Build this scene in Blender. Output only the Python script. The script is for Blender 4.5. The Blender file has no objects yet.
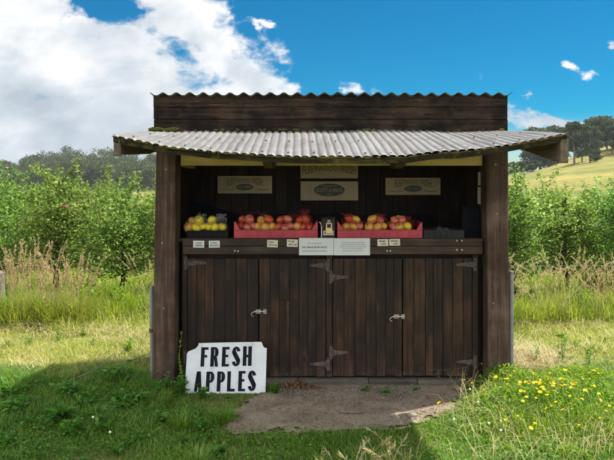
import bpy, bmesh, math, random
import numpy as np
from mathutils import Vector, Matrix, noise as mnoise

random.seed(7)
RNG = np.random.default_rng(11)
scene = bpy.context.scene
COL = scene.collection
R = math.radians
HAZE = 0.00022
EYE = 1.54          # eye height of the photographer, metres
F = 585.0           # focal length in photograph pixels (614 wide)


def W(px, py, D):
    """a pixel of the photograph at distance D -> a place in the world"""
    return Vector(((px - 320.0) * D / F, D, EYE + (188.0 - py) * D / F))


# ------------------------------------------------------------------ mesh helpers
class MB:
    def __init__(self):
        self.v = []
        self.f = []

    def add(self, vs, fs):
        b = len(self.v)
        self.v += [tuple(p) for p in vs]
        self.f += [tuple(b + i for i in f) for f in fs]

    def box(self, x0, x1, y0, y1, z0, z1, bev=0.0):
        if bev > 0:
            bm = bmesh.new()
            bmesh.ops.create_cube(bm, size=1.0)
            for v in bm.verts:
                v.co = Vector(((x0 + x1) / 2 + v.co.x * (x1 - x0), (y0 + y1) / 2 + v.co.y * (y1 - y0), (z0 + z1) / 2 + v.co.z * (z1 - z0)))
            bmesh.ops.bevel(bm, geom=list(bm.edges), offset=bev, segments=1, affect='EDGES')
            self.bm(bm)
            return
        vs = [(x0, y0, z0), (x1, y0, z0), (x1, y1, z0), (x0, y1, z0), (x0, y0, z1), (x1, y0, z1), (x1, y1, z1), (x0, y1, z1)]
        self.add(vs, [(0, 3, 2, 1), (4, 5, 6, 7), (0, 1, 5, 4), (1, 2, 6, 5), (2, 3, 7, 6), (3, 0, 4, 7)])

    def hexa(self, bot, top):
        self.add(list(bot) + list(top), [(0, 3, 2, 1), (4, 5, 6, 7), (0, 1, 5, 4), (1, 2, 6, 5), (2, 3, 7, 6), (3, 0, 4, 7)])

    def bm(self, bm, mat=None):
        bm.verts.index_update()
        vs = [(mat @ v.co) if mat else v.co.copy() for v in bm.verts]
        fs = [tuple(v.index for v in f.verts) for f in bm.faces]
        bm.free()
        self.add(vs, fs)

    def tube(self, pts, rad, n=8, cap=True):
        pts = [Vector(p) for p in pts]
        if not hasattr(rad, '__len__'):
            rad = [rad] * len(pts)
        vs, fs = [], []
        ref = Vector((0, 0, 1))
        for i, p in enumerate(pts):
            d = (pts[min(i + 1, len(pts) - 1)] - pts[max(i - 1, 0)])
            d = d.normalized() if d.length > 1e-9 else Vector((0, 0, 1))
            a = d.cross(ref)
            if a.length < 0.1:
                a = d.cross(Vector((0, 1, 0)))
            a.normalize()
            b = d.cross(a)
            for k in range(n):
                t = 2 * math.pi * k / n
                vs.append(p + (a * math.cos(t) + b * math.sin(t)) * rad[i])
        for i in range(len(pts) - 1):
            for k in range(n):
                k2 = (k + 1) % n
                fs.append((i * n + k, i * n + k2, (i + 1) * n + k2, (i + 1) * n + k))
        if cap:
            fs.append(tuple(range(n - 1, -1, -1)))
            fs.append(tuple((len(pts) - 1) * n + k for k in range(n)))
        self.add(vs, fs)

    def lathe(self, prof, n=16, mat=None):
        vs, fs = [], []
        for (r, z) in prof:
            for k in range(n):
                t = 2 * math.pi * k / n
                p = Vector((r * math.cos(t), r * math.sin(t), z))
                vs.append(mat @ p if mat else p)
        for i in range(len(prof) - 1):
            for k in range(n):
                k2 = (k + 1) % n
                fs.append((i * n + k, i * n + k2, (i + 1) * n + k2, (i + 1) * n + k))
        self.add(vs, fs)

    def prism(self, poly, y0, y1):
        """polygon in (x, z), front at y0 (towards the camera), back at y1; counter-clockwise seen from the camera"""
        n = len(poly)
        vs = [(x, y0, z) for x, z in poly] + [(x, y1, z) for x, z in poly]
        fs = [tuple(range(n)), tuple(range(2 * n - 1, n - 1, -1))]
        for i in range(n):
            j = (i + 1) % n
            fs.append((i, i + n, j + n, j))
        self.add(vs, fs)

    def prism_x(self, poly, x0, x1):
        """polygon in (y, z) extruded along x"""
        n = len(poly)
        vs = [(x0, y, z) for y, z in poly] + [(x1, y, z) for y, z in poly]
        fs = [tuple(range(n)), tuple(range(2 * n - 1, n - 1, -1))]
        for i in range(n):
            j = (i + 1) % n
            fs.append((i, i + n, j + n, j))
        self.add(vs, fs)

    def build(self, name, mat, parent=None, smooth=False, matrix=None, origin=None):
        me = bpy.data.meshes.new(name)
        vs = self.v
        if matrix is not None:
            vs = [tuple(matrix @ Vector(p)) for p in vs]
        off = Vector((0, 0, 0))
        if parent is not None:
            off = parent_world(parent)
        elif origin is not None:
            off = Vector(origin)
        vs = [tuple(Vector(p) - off) for p in vs]
        me.from_pydata(vs, [], self.f)
        bm = bmesh.new()
        bm.from_mesh(me)
        bmesh.ops.recalc_face_normals(bm, faces=list(bm.faces))
        bm.to_mesh(me)
        bm.free()
        if smooth:
            me.polygons.foreach_set('use_smooth', [True] * len(me.polygons))
        me.update()
        if mat is not None:
            me.materials.append(mat)
        o = bpy.data.objects.new(name, me)
        COL.objects.link(o)
        if parent is not None:
            o.parent = parent
        elif origin is not None:
            o.location = off
        return o


def parent_world(p):
    v = Vector((0, 0, 0))
    while p is not None:
        v += p.location
        p = p.parent
    return v


def empty(name, loc):
    o = bpy.data.objects.new(name, None)
    o.empty_display_size = 0.1
    COL.objects.link(o)
    o.location = loc
    return o


def tag(o, label=None, cat=None, group=None, kind=None):
    if label:
        o['label'] = label
    if cat:
        o['category'] = cat
    if group:
        o['group'] = group
    if kind:
        o['kind'] = kind
    return o


def mesh_np(name, V, quads=None, tris=None, mat=None, parent=None, smooth=False, link=True):
    me = bpy.data.meshes.new(name)
    V = np.asarray(V, np.float32)
    me.vertices.add(len(V))
    me.vertices.foreach_set('co', V.ravel())
    loops, starts, pos = [], [], 0
    for arr, k in ((quads, 4), (tris, 3)):
        if arr is None or len(arr) == 0:
            continue
        arr = np.asarray(arr, np.int32)
        loops.append(arr.ravel())
        starts.append(pos + np.arange(len(arr), dtype=np.int32) * k)
        pos += len(arr) * k
    loops = np.concatenate(loops)
    starts = np.concatenate(starts)
    me.loops.add(len(loops))
    me.loops.foreach_set('vertex_index', loops)
    me.polygons.add(len(starts))
    me.polygons.foreach_set('loop_start', starts)
    if smooth:
        me.polygons.foreach_set('use_smooth', np.ones(len(starts), bool))
    me.update(calc_edges=True)
    if mat is not None:
        me.materials.append(mat)
    if not link:
        return me
    o = bpy.data.objects.new(name, me)
    COL.objects.link(o)
    if parent is not None:
        o.parent = parent
    return o


def inst(name, me, loc, parent=None, rot=(0, 0, 0), sc=(1, 1, 1)):
    o = bpy.data.objects.new(name, me)
    COL.objects.link(o)
    o.location = loc
    o.rotation_euler = rot
    o.scale = sc
    if parent is not None:
        o.parent = parent
    return o


# ------------------------------------------------------------------ material helpers
class NT:
    def __init__(self, tree):
        self.t = tree
        self.n = tree.nodes
        self.l = tree.links

    def new(self, typ, **kw):
        n = self.n.new(typ)
        for k, v in kw.items():
            setattr(n, k, v)
        return n

    def link(self, a, b):
        self.l.new(a, b)

    def put(self, sock, v):
        if isinstance(v, (int, float)):
            sock.default_value = v
        elif isinstance(v, (tuple, list)):
            sock.default_value = tuple(v)
        else:
            self.l.new(v, sock)

    def math(self, op, a, b=None, c=None, clamp=False):
        n = self.new('ShaderNodeMath', operation=op)
        n.use_clamp = clamp
        self.put(n.inputs[0], a)
        if b is not None:
            self.put(n.inputs[1], b)
        if c is not None:
            self.put(n.inputs[2], c)
        return n.outputs[0]

    def mix(self, fac, a, b, blend='MIX'):
        n = self.new('ShaderNodeMix', data_type='RGBA', blend_type=blend)
        self.put(n.inputs[0], fac)
        for s, v in ((n.inputs[6], a), (n.inputs[7], b)):
            if isinstance(v, (tuple, list)):
                s.default_value = (v[0], v[1], v[2], 1)
            else:
                self.l.new(v, s)
        return n.outputs[2]

    def noise(self, vec, scale, detail=4, rough=0.55, dist=0.0, dim='3D'):
        n = self.new('ShaderNodeTexNoise', noise_dimensions=dim)
        if vec is not None:
            self.l.new(vec, n.inputs['Vector'])
        n.inputs['Scale'].default_value = scale
        n.inputs['Detail'].default_value = detail
        n.inputs['Roughness'].default_value = rough
        n.inputs['Distortion'].default_value = dist
        return n.outputs['Fac']

    def ramp(self, fac, stops, interp='LINEAR'):
        n = self.new('ShaderNodeValToRGB')
        n.color_ramp.interpolation = interp
        e = n.color_ramp.elements
        while len(e) < len(stops):
            e.new(0.5)
        for el, (p, c) in zip(e, stops):
            el.position = p
            el.color = (c[0], c[1], c[2], 1) if hasattr(c, '__len__') else (c, c, c, 1)
        self.put(n.inputs[0], fac)
        return n.outputs[0]

    def mapping(self, vec, scale=(1, 1, 1), loc=(0, 0, 0)):
        n = self.new('ShaderNodeMapping')
        self.l.new(vec, n.inputs[0])
        n.inputs['Scale'].default_value = scale
        n.inputs['Location'].default_value = loc
        return n.outputs[0]

    def bump(self, h, strength=0.3, dist=0.01):
        n = self.new('ShaderNodeBump')
        self.l.new(h, n.inputs['Height'])
        n.inputs['Strength'].default_value = strength
        n.inputs['Distance'].default_value = dist
        return n.outputs[0]


def material(name):
    m = bpy.data.materials.new(name)
    m.use_nodes = True
    nt = NT(m.node_tree)
    p = nt.n['Principled BSDF']
    return m, nt, p


def plain(name, col, rough=0.6, metal=0.0, var=0.15, scale=30, bump=0.0, spec=0.5):
    m, nt, p = material(name)
    tc = nt.new('ShaderNodeTexCoord').outputs['Object']
    n = nt.noise(tc, scale, 5)
    c0 = tuple(c * (1 - var) for c in col)
    c1 = tuple(min(1, c * (1 + var)) for c in col)
    nt.link(nt.ramp(n, [(0.3, c0), (0.7, c1)]), p.inputs['Base Color'])
    p.inputs['Roughness'].default_value = rough
    p.inputs['Metallic'].default_value = metal
    p.inputs['Specular IOR Level'].default_value = spec
    if bump:
        nt.link(nt.bump(n, bump, 0.003), p.inputs['Normal'])
    return m


def wood(name, dark, mid, light, axis='z', rough=0.8, island=0.6, grain=1.0, pale=None, pale_amt=0.0, moss=0.0, mosscol=(0.05, 0.07, 0.015), bump=0.5, spec=0.25, mud=0.0, knots=0.0):
    """old boards: long grain along AXIS, each board (mesh island) its own tone, pale worn scratches, moss"""
    m, nt, p = material(name)
    tc = nt.new('ShaderNodeTexCoord').outputs['Object']
    geo = nt.new('ShaderNodeNewGeometry')
    isl = geo.outputs['Random Per Island']
    s = {'x': (1.2, 26, 26), 'y': (26, 1.2, 26), 'z': (26, 26, 1.2)}[axis]
    off = nt.new('ShaderNodeCombineXYZ')
    nt.put(off.inputs[0], nt.math('MULTIPLY', isl, 37.0))
    nt.put(off.inputs[2], nt.math('MULTIPLY', isl, 11.0))
    va = nt.new('ShaderNodeVectorMath', operation='ADD')
    nt.link(tc, va.inputs[0])
    nt.link(off.outputs[0], va.inputs[1])
    vec = va.outputs[0]
    g1 = nt.noise(nt.mapping(vec, s), 1.6 * grain, 6, 0.62, 0.3)
    g2 = nt.noise(nt.mapping(vec, tuple(q * 4 for q in s)), 1.3 * grain, 4, 0.7)
    blot = nt.noise(vec, 3.2, 4, 0.6)
    k = nt.math('MULTIPLY_ADD', isl, island, 0.0)
    k = nt.math('MULTIPLY_ADD', nt.math('SUBTRACT', g1, 0.5), 1.25, k)
    k = nt.math('MULTIPLY_ADD', nt.math('SUBTRACT', blot, 0.5), 1.5, k)
    k = nt.math('ADD', k, 0.5 - island / 2, clamp=True)
    c = nt.ramp(k, [(0.08, dark), (0.5, mid), (0.92, light)])
    ck = nt.noise(nt.mapping(vec, tuple(q_ * 2.2 for q_ in s)), 1.0, 3, 0.5, 0.2)
    c = nt.mix(nt.math('MULTIPLY', nt.ramp(ck, [(0.485, 0), (0.5, 1), (0.515, 0)]), 0.45), c, tuple(q_ * 0.35 for q_ in dark))
    if pale:
        q = nt.math('MULTIPLY', nt.ramp(g2, [(0.60, 0), (0.74, 1)]), nt.ramp(blot, [(0.42, 0), (0.62, 1)]))
        c = nt.mix(nt.math('MULTIPLY', q, pale_amt), c, pale)
    if knots:
        kv = nt.new('ShaderNodeTexVoronoi')
        nt.link(nt.mapping(vec, (9, 9, 3.2)), kv.inputs['Vector'])
        kv.inputs['Scale'].default_value = 1.0
        kd = nt.math('ADD', kv.outputs['Distance'], nt.math('MULTIPLY', nt.math('SUBTRACT', g1, 0.5), 0.12))
        ks = nt.new('ShaderNodeSeparateColor')
        nt.link(kv.outputs['Color'], ks.inputs[0])
        on = nt.math('GREATER_THAN', ks.outputs[0], 0.72)
        c = nt.mix(nt.math('MULTIPLY', nt.math('MULTIPLY', nt.ramp(kd, [(0.05, 1), (0.13, 0)]), on), knots), c, (0.006, 0.004, 0.003))
        st = nt.noise(nt.mapping(tc, (14, 14, 0.9)), 1.0, 5, 0.65)
        c = nt.mix(nt.math('MULTIPLY', nt.ramp(st, [(0.5, 0), (0.68, 1)]), 0.55), c, (0.013, 0.0095, 0.008))
    if mud:
        zz = nt.new('ShaderNodeSeparateXYZ')
        nt.link(tc, zz.inputs[0])
        mz = nt.math('ADD', nt.math('MULTIPLY', zz.outputs[2], -6.0), nt.math('MULTIPLY_ADD', nt.noise(tc, 22, 5, 0.7), 2.6, -0.55), clamp=True)
        c = nt.mix(nt.math('MULTIPLY', mz, mud), c, (0.16, 0.13, 0.10))
    if moss:
        mn = nt.noise(tc, 9, 6, 0.68)
        c = nt.mix(nt.math('MULTIPLY', nt.ramp(mn, [(0.52, 0), (0.66, 1)]), moss), c, mosscol)
    nt.link(c, p.inputs['Base Color'])
    p.inputs['Roughness'].default_value = rough
    p.inputs['Specular IOR Level'].default_value = spec
    h = nt.math('ADD', nt.math('MULTIPLY', g1, 0.7), nt.math('MULTIPLY', g2, 0.5))
    nt.link(nt.bump(h, bump, 0.004), p.inputs['Normal'])
    return m


def leafy(name, cols, trans=0.35, rough=0.5, patch=None, patch_amt=0.5, patch_scale=1.2, spec=0.3, objvar=0.0):
    """leaves or blades: every leaf (mesh island) takes its own tone; light passes through"""
    m, nt, p = material(name)
    out = nt.n['Material Output']
    geo = nt.new('ShaderNodeNewGeometry')
    isl = geo.outputs['Random Per Island']
    n = len(cols)
    c = nt.ramp(isl, [((i + 0.5) / n, cols[i]) for i in range(n)])
    if patch:
        tcn = nt.noise(geo.outputs['Position'], patch_scale, 3, 0.6)
        c = nt.mix(nt.math('MULTIPLY', nt.ramp(tcn, [(0.42, 0), (0.6, 1)]), patch_amt), c, patch)
    if objvar:
        oi = nt.new('ShaderNodeObjectInfo').outputs['Random']
        hs = nt.new('ShaderNodeHueSaturation')
        nt.link(c, hs.inputs['Color'])
        nt.put(hs.inputs['Value'], nt.math('MULTIPLY_ADD', oi, objvar, 1.0 - objvar / 2))
        nt.put(hs.inputs['Hue'], nt.math('MULTIPLY_ADD', oi, 0.03, 0.485))
        c = hs.outputs[0]
    nt.link(c, p.inputs['Base Color'])
    p.inputs['Roughness'].default_value = rough
    p.inputs['Specular IOR Level'].default_value = spec
    if trans:
        t = nt.new('ShaderNodeBsdfTranslucent')
        hs = nt.new('ShaderNodeHueSaturation')
        hs.inputs['Saturation'].default_value = 1.1
        hs.inputs['Value'].default_value = 2.0
        nt.link(c, hs.inputs['Color'])
        nt.link(hs.outputs[0], t.inputs['Color'])
        mx = nt.new('ShaderNodeMixShader')
        mx.inputs[0].default_value = trans
        nt.link(p.outputs[0], mx.inputs[1])
        nt.link(t.outputs[0], mx.inputs[2])
        nt.link(mx.outputs[0], out.inputs['Surface'])
    return m


M = {}
M['door'] = wood('stained_door_boards', (0.0085, 0.0060, 0.0045), (0.026, 0.0145, 0.009), (0.085, 0.040, 0.020), 'z', 0.6, knots=0.8, island=0.16, pale=(0.15, 0.12, 0.095), pale_amt=0.75, mud=0.45)
M['post'] = wood('old_painted_post', (0.032, 0.020, 0.014), (0.080, 0.051, 0.037), (0.17, 0.118, 0.088), 'z', 0.9, island=0.1, pale=(0.26, 0.215, 0.185), pale_amt=0.85, bump=1.0, spec=0.12, mud=0.5)
M['counter'] = wood('counter_boards', (0.022, 0.015, 0.011), (0.045, 0.028, 0.02), (0.085, 0.056, 0.04), 'x', 0.65, island=0.4, pale=(0.18, 0.14, 0.11), pale_amt=0.4)
M['fascia'] = wood('weathered_fascia', (0.005, 0.004, 0.0035), (0.015, 0.0095, 0.0075), (0.06, 0.036, 0.024), 'x', 0.9, island=0.4, pale=(0.19, 0.17, 0.14), pale_amt=0.9, moss=0.45, mosscol=(0.04, 0.04, 0.014), bump=1.0, spec=0.15)
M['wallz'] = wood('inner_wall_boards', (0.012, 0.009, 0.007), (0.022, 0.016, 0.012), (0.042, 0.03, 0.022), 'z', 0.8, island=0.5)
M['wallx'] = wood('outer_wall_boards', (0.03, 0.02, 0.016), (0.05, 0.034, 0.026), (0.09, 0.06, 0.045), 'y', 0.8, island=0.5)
M['batten'] = wood('mossy_eave_batten', (0.007, 0.006, 0.004), (0.020, 0.016, 0.009), (0.05, 0.04, 0.02), 'x', 0.95, island=0.2, pale=(0.2, 0.17, 0.1), pale_amt=0.5, moss=0.8, mosscol=(0.085, 0.08, 0.016), bump=1.0, spec=0.1)
M['rafter'] = wood('grey_rafter', (0.05, 0.036, 0.024), (0.10, 0.075, 0.05), (0.19, 0.145, 0.10), 'y', 0.9, island=0.3, pale=(0.3, 0.26, 0.2), pale_amt=0.5, moss=0.3, spec=0.15)
M['yellow'] = wood('yellowed_beam', (0.40, 0.28, 0.085), (0.58, 0.43, 0.15), (0.68, 0.53, 0.22), 'x', 0.7, island=0.1)
M['sill'] = wood('grey_sill', (0.05, 0.042, 0.034), (0.10, 0.085, 0.068), (0.17, 0.145, 0.115), 'x', 0.95, island=0.3, moss=0.3)
M['iron'] = plain('weathered_hinge_iron', (0.095, 0.07, 0.058), 0.75, 0.2, 0.65, 45, 0.5)
M['steel'] = plain('bright_latch_steel', (0.48, 0.45, 0.42), 0.4, 0.75, 0.3, 50)
M['galv'] = plain('galvanised_post', (0.27, 0.275, 0.28), 0.55, 0.5, 0.25, 14, 0.1)
M['brass'] = plain('pale_brass', (0.78, 0.55, 0.27), 0.35, 0.35, 0.08, 40)
M['shackle'] = plain('shackle_steel', (0.75, 0.74, 0.7), 0.25, 0.8, 0.05, 40)
M['red_plastic'] = plain('red_crate_plastic', (0.50, 0.05, 0.068), 0.5, 0, 0.2, 8, 0.05)
M['black_plastic'] = plain('black_tray_plastic', (0.010, 0.0105, 0.0105), 0.7, 0, 0.25, 12, 0, 0.2)
M['grey_plastic'] = plain('charcoal_tray_plastic', (0.038, 0.040, 0.038), 0.7, 0, 0.2, 12, 0, 0.2)
M['navy'] = plain('navy_sheet', (0.009, 0.0105, 0.015), 0.8, 0, 0.25, 6, 0, 0.15)
M['paper'] = plain('white_paper', (0.70, 0.72, 0.72), 0.7, 0, 0.03, 20)
M['tagpaper'] = plain('cream_tag_paper', (0.74, 0.67, 0.54), 0.7, 0, 0.06, 40)
M['ink'] = plain('dark_ink', (0.03, 0.03, 0.035), 0.7, 0, 0.1)
M['greyink'] = plain('grey_ink', (0.36, 0.37, 0.39), 0.7, 0, 0.05)
M['signcream'] = plain('aged_cream_sign', (0.46, 0.37, 0.225), 0.65, 0, 0.16, 6)
M['signbrown'] = plain('brown_sign_paint', (0.17, 0.12, 0.07), 0.7, 0, 0.15)
M['signgreen'] = plain('dark_green_oval', (0.035, 0.05, 0.035), 0.5, 0, 0.15)
M['signpale'] = plain('pale_oval_lettering', (0.33, 0.31, 0.22), 0.6, 0, 0.1)
M['navyink'] = plain('navy_black_lettering', (0.008, 0.010, 0.018), 0.8, 0, 0.25, 30, 0, 0.15)
M['red_net'] = plain('red_netting', (0.26, 0.014, 0.012), 0.5, 0, 0.2, 40)
M['dark_net'] = plain('dark_maroon_netting', (0.07, 0.008, 0.010), 0.5, 0, 0.2, 40)
M['clear_net'] = plain('grey_netting', (0.25, 0.25, 0.26), 0.35, 0, 0.2, 40)
M['stem'] = plain('apple_stem', (0.10, 0.06, 0.03), 0.8)
M['bark'] = wood('apple_bark', (0.035, 0.026, 0.02), (0.075, 0.058, 0.042), (0.14, 0.11, 0.085), 'z', 0.95, island=0.2, bump=0.8)
M['gumbark'] = plain('gum_bark', (0.17, 0.14, 0.11), 0.9, 0, 0.3, 2)
M['white_wire'] = plain('white_cord', (0.7, 0.7, 0.68), 0.5)
M['bark_chip'] = plain('dry_bark_chip', (0.17, 0.09, 0.045), 0.9, 0, 0.4, 30)
M['twig'] = plain('grey_twig', (0.16, 0.13, 0.10), 0.9, 0, 0.3, 30)


def white_board_mat():
    m, nt, p = material('worn_white_sign_paint')
    tc = nt.new('ShaderNodeTexCoord').outputs['Object']
    n = nt.noise(tc, 7, 6, 0.65)
    n2 = nt.noise(tc, 60, 4, 0.7)
    c = nt.ramp(n, [(0.28, (0.50, 0.525, 0.52)), (0.45, (0.64, 0.665, 0.675)), (0.62, (0.70, 0.72, 0.73))])
    bs = nt.noise(nt.mapping(tc, (3, 40, 40)), 1.0, 4, 0.6)
    c = nt.mix(nt.math('MULTIPLY', nt.ramp(bs, [(0.5, 0), (0.7, 1)]), 0.22), c, (0.58, 0.58, 0.54))
    chip = nt.math('MULTIPLY', nt.ramp(n2, [(0.66, 0), (0.72, 1)]), nt.ramp(n, [(0.5, 0), (0.6, 1)]))
    c = nt.mix(nt.math('MULTIPLY', chip, 0.6), c, (0.3, 0.27, 0.22))
    nt.link(c, p.inputs['Base Color'])
    p.inputs['Roughness'].default_value = 0.55
    return m


M['whiteboard'] = white_board_mat()


def roof_mat():
    m, nt, p = material('weathered_zinc_roof')
    tc = nt.new('ShaderNodeTexCoord').outputs['Object']
    n1 = nt.noise(tc, 3.5, 5, 0.6)
    n2 = nt.noise(nt.mapping(tc, (30, 2.5, 2.5)), 1.0, 5, 0.65)
    n3 = nt.noise(tc, 55, 4, 0.7)
    k = nt.math('ADD', nt.math('MULTIPLY', n1, 0.45), nt.math('MULTIPLY', n2, 0.55))
    c = nt.ramp(k, [(0.32, (0.088, 0.086, 0.084)), (0.48, (0.142, 0.14, 0.137)), (0.66, (0.195, 0.195, 0.194))])
    c = nt.mix(nt.math('MULTIPLY', nt.ramp(n3, [(0.6, 0), (0.72, 1)]), 0.35), c, (0.09, 0.075, 0.055))
    rn = nt.noise(nt.mapping(tc, (6, 1.6, 1.6)), 1.3, 6, 0.68)
    c = nt.mix(nt.math('MULTIPLY', nt.ramp(rn, [(0.54, 0), (0.68, 1)]), 0.45), c, (0.10, 0.075, 0.055))
    ln_ = nt.noise(tc, 24, 5, 0.7)
    c = nt.mix(nt.math('MULTIPLY', nt.ramp(ln_, [(0.6, 0), (0.66, 1)]), 0.4), c, (0.36, 0.36, 0.33))
    nt.link(c, p.inputs['Base Color'])
    p.inputs['Roughness'].default_value = 0.62
    p.inputs['Metallic'].default_value = 0.25
    nt.link(nt.bump(n3, 0.15, 0.002), p.inputs['Normal'])
    return m


M['roof'] = roof_mat()


def cap_mat():
    m, nt, p = material('lichened_ridge_iron')
    tc = nt.new('ShaderNodeTexCoord').outputs['Object']
    n1 = nt.noise(tc, 12, 6, 0.65)
    c = nt.ramp(n1, [(0.35, (0.045, 0.05, 0.035)), (0.52, (0.13, 0.14, 0.10)), (0.68, (0.24, 0.25, 0.19))])
    nt.link(c, p.inputs['Base Color'])
    p.inputs['Roughness'].default_value = 0.8
    p.inputs['Metallic'].default_value = 0.1
    return m


M['cap'] = cap_mat()


def apple_mat(name, base, blush, amt, seed):
    m, nt, p = material(name)
    tc = nt.new('ShaderNodeTexCoord').outputs['Object']
    oi = nt.new('ShaderNodeObjectInfo').outputs['Random']
    off = nt.new('ShaderNodeCombineXYZ')
    nt.put(off.inputs[0], nt.math('MULTIPLY', oi, 50.0))
    va = nt.new('ShaderNodeVectorMath', operation='ADD')
    nt.link(tc, va.inputs[0])
    nt.link(off.outputs[0], va.inputs[1])
    n1 = nt.noise(va.outputs[0], 14, 3, 0.5)
    n2 = nt.noise(nt.mapping(va.outputs[0], (90, 90, 10)), 1.0, 3, 0.6)
    k = nt.math('ADD', nt.math('MULTIPLY', n1, 0.7), nt.math('MULTIPLY', n2, 0.3))
    c = nt.mix(nt.ramp(k, [(0.62 - amt * 0.3, 0), (0.72 - amt * 0.3, 1)]), base, blush)
    nt.link(c, p.inputs['Base Color'])
    p.inputs['Roughness'].default_value = 0.28
    return m


M['apple_red'] = apple_mat('red_apple_skin', (0.82, 0.36, 0.10), (0.62, 0.03, 0.035), 0.72, 1)
M['apple_pink'] = apple_mat('pink_apple_skin', (0.86, 0.46, 0.24), (0.70, 0.06, 0.085), 0.66, 2)
M['apple_orange'] = apple_mat('orange_apple_skin', (0.90, 0.64, 0.12), (0.78, 0.13, 0.04), 0.5, 3)
M['apple_yellow'] = apple_mat('yellow_apple_skin', (0.88, 0.68, 0.04), (0.82, 0.42, 0.05), 0.15, 4)

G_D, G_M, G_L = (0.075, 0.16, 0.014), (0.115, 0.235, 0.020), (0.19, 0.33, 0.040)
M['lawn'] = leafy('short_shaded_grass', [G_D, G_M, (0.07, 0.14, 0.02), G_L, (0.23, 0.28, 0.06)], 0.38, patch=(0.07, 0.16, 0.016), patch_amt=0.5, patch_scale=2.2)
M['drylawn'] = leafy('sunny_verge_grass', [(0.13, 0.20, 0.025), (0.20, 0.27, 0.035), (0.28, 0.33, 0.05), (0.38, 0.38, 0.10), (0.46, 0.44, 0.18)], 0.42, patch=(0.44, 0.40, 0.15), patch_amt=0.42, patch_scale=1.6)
M['tall'] = leafy('tall_yellow_green_grass', [(0.09, 0.17, 0.016), (0.13, 0.23, 0.022), (0.19, 0.29, 0.03), (0.29, 0.34, 0.06)], 0.45, patch=(0.32, 0.27, 0.07), patch_amt=0.4, patch_scale=1.0)
M['straw'] = leafy('straw_seed_grass', [(0.30, 0.23, 0.10), (0.42, 0.33, 0.17), (0.52, 0.42, 0.25), (0.46, 0.32, 0.20)], 0.25)
M['pale_straw'] = leafy('pale_dry_stalks', [(0.30, 0.25, 0.11), (0.42, 0.36, 0.18), (0.50, 0.44, 0.25)], 0.25)
M['weed'] = leafy('broad_weed_leaves', [(0.045, 0.125, 0.016), (0.08, 0.20, 0.024), (0.125, 0.275, 0.04)], 0.4)
M['bloomweed'] = leafy('flower_patch_leaves', [(0.07, 0.14, 0.014), (0.11, 0.21, 0.02), (0.16, 0.28, 0.03), (0.23, 0.35, 0.06)], 0.45, patch=(0.22, 0.30, 0.035), patch_amt=0.5, patch_scale=3)
M['appleleaf'] = leafy('apple_leaves', [(0.085, 0.145, 0.028), (0.12, 0.19, 0.036), (0.15, 0.23, 0.048), (0.19, 0.27, 0.065), (0.25, 0.325, 0.11)], 0.58, rough=0.5, patch=(0.07, 0.135, 0.03), patch_amt=0.5, patch_scale=3.0, objvar=0.2, spec=0.25)
M['gumleaf'] = leafy('gum_leaves', [(0.03, 0.048, 0.025), (0.05, 0.072, 0.035), (0.085, 0.11, 0.05)], 0.2, rough=0.8, spec=0.1, objvar=0.3)
M['petal'] = leafy('yellow_petals', [(0.75, 0.50, 0.008), (0.82, 0.60, 0.015)], 0.2)
M['whitepetal'] = leafy('white_clover', [(0.7, 0.7, 0.62), (0.8, 0.8, 0.75)], 0.2)
M['treeapple'] = plain('orchard_apple', (0.26, 0.035, 0.03), 0.45)


# ------------------------------------------------------------------ camera
cam_d = bpy.data.cameras.new('camera')
cam = bpy.data.objects.new('camera', cam_d)
COL.objects.link(cam)
cam.location = (0, 0, EYE)
cam.rotation_euler = (R(90), 0, 0)
cam_d.sensor_width = 36.0
cam_d.lens = F / 614.0 * 36.0
cam_d.shift_x = (307 - 320) / 614.0
cam_d.shift_y = -(230 - 188) / 614.0
cam_d.clip_start = 0.05
cam_d.clip_end = 5000
scene.camera = cam

# ------------------------------------------------------------------ sun and sky
SUN_DIR = Vector((0.47, 0.26, 1.0)).normalized()       # towards the sun: behind the stand, to the right
sun_d = bpy.data.lights.new('sun', 'SUN')
sun_d.energy = 5.0
sun_d.angle = R(0.5)
sun_d.color = (1.0, 0.94, 0.84)
sun = bpy.data.objects.new('sun', sun_d)
COL.objects.link(sun)
sun.rotation_euler = (-SUN_DIR).to_track_quat('-Z', 'Y').to_euler()

SKY_STRENGTH = 0.12
world = bpy.data.worlds.new('World')
scene.world = world
world.use_nodes = True
wt = NT(world.node_tree)
bg = wt.n['Background']
bg.inputs['Strength'].default_value = SKY_STRENGTH
sky = wt.new('ShaderNodeTexSky', sky_type='NISHITA')
sky.sun_disc = False
sky.sun_elevation = math.asin(SUN_DIR.z)
sky.sun_rotation = math.atan2(SUN_DIR.x, SUN_DIR.y)
sky.altitude = 200
sky.air_density = 1.0
sky.dust_density = 0.3
sky.ozone_density = 2.5
hs = wt.new('ShaderNodeHueSaturation')
hs.inputs['Saturation'].default_value = 2.2
hs.inputs['Hue'].default_value = 0.490
hs.inputs['Value'].default_value = 0.47
wt.link(sky.outputs[0], hs.inputs['Color'])
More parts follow.
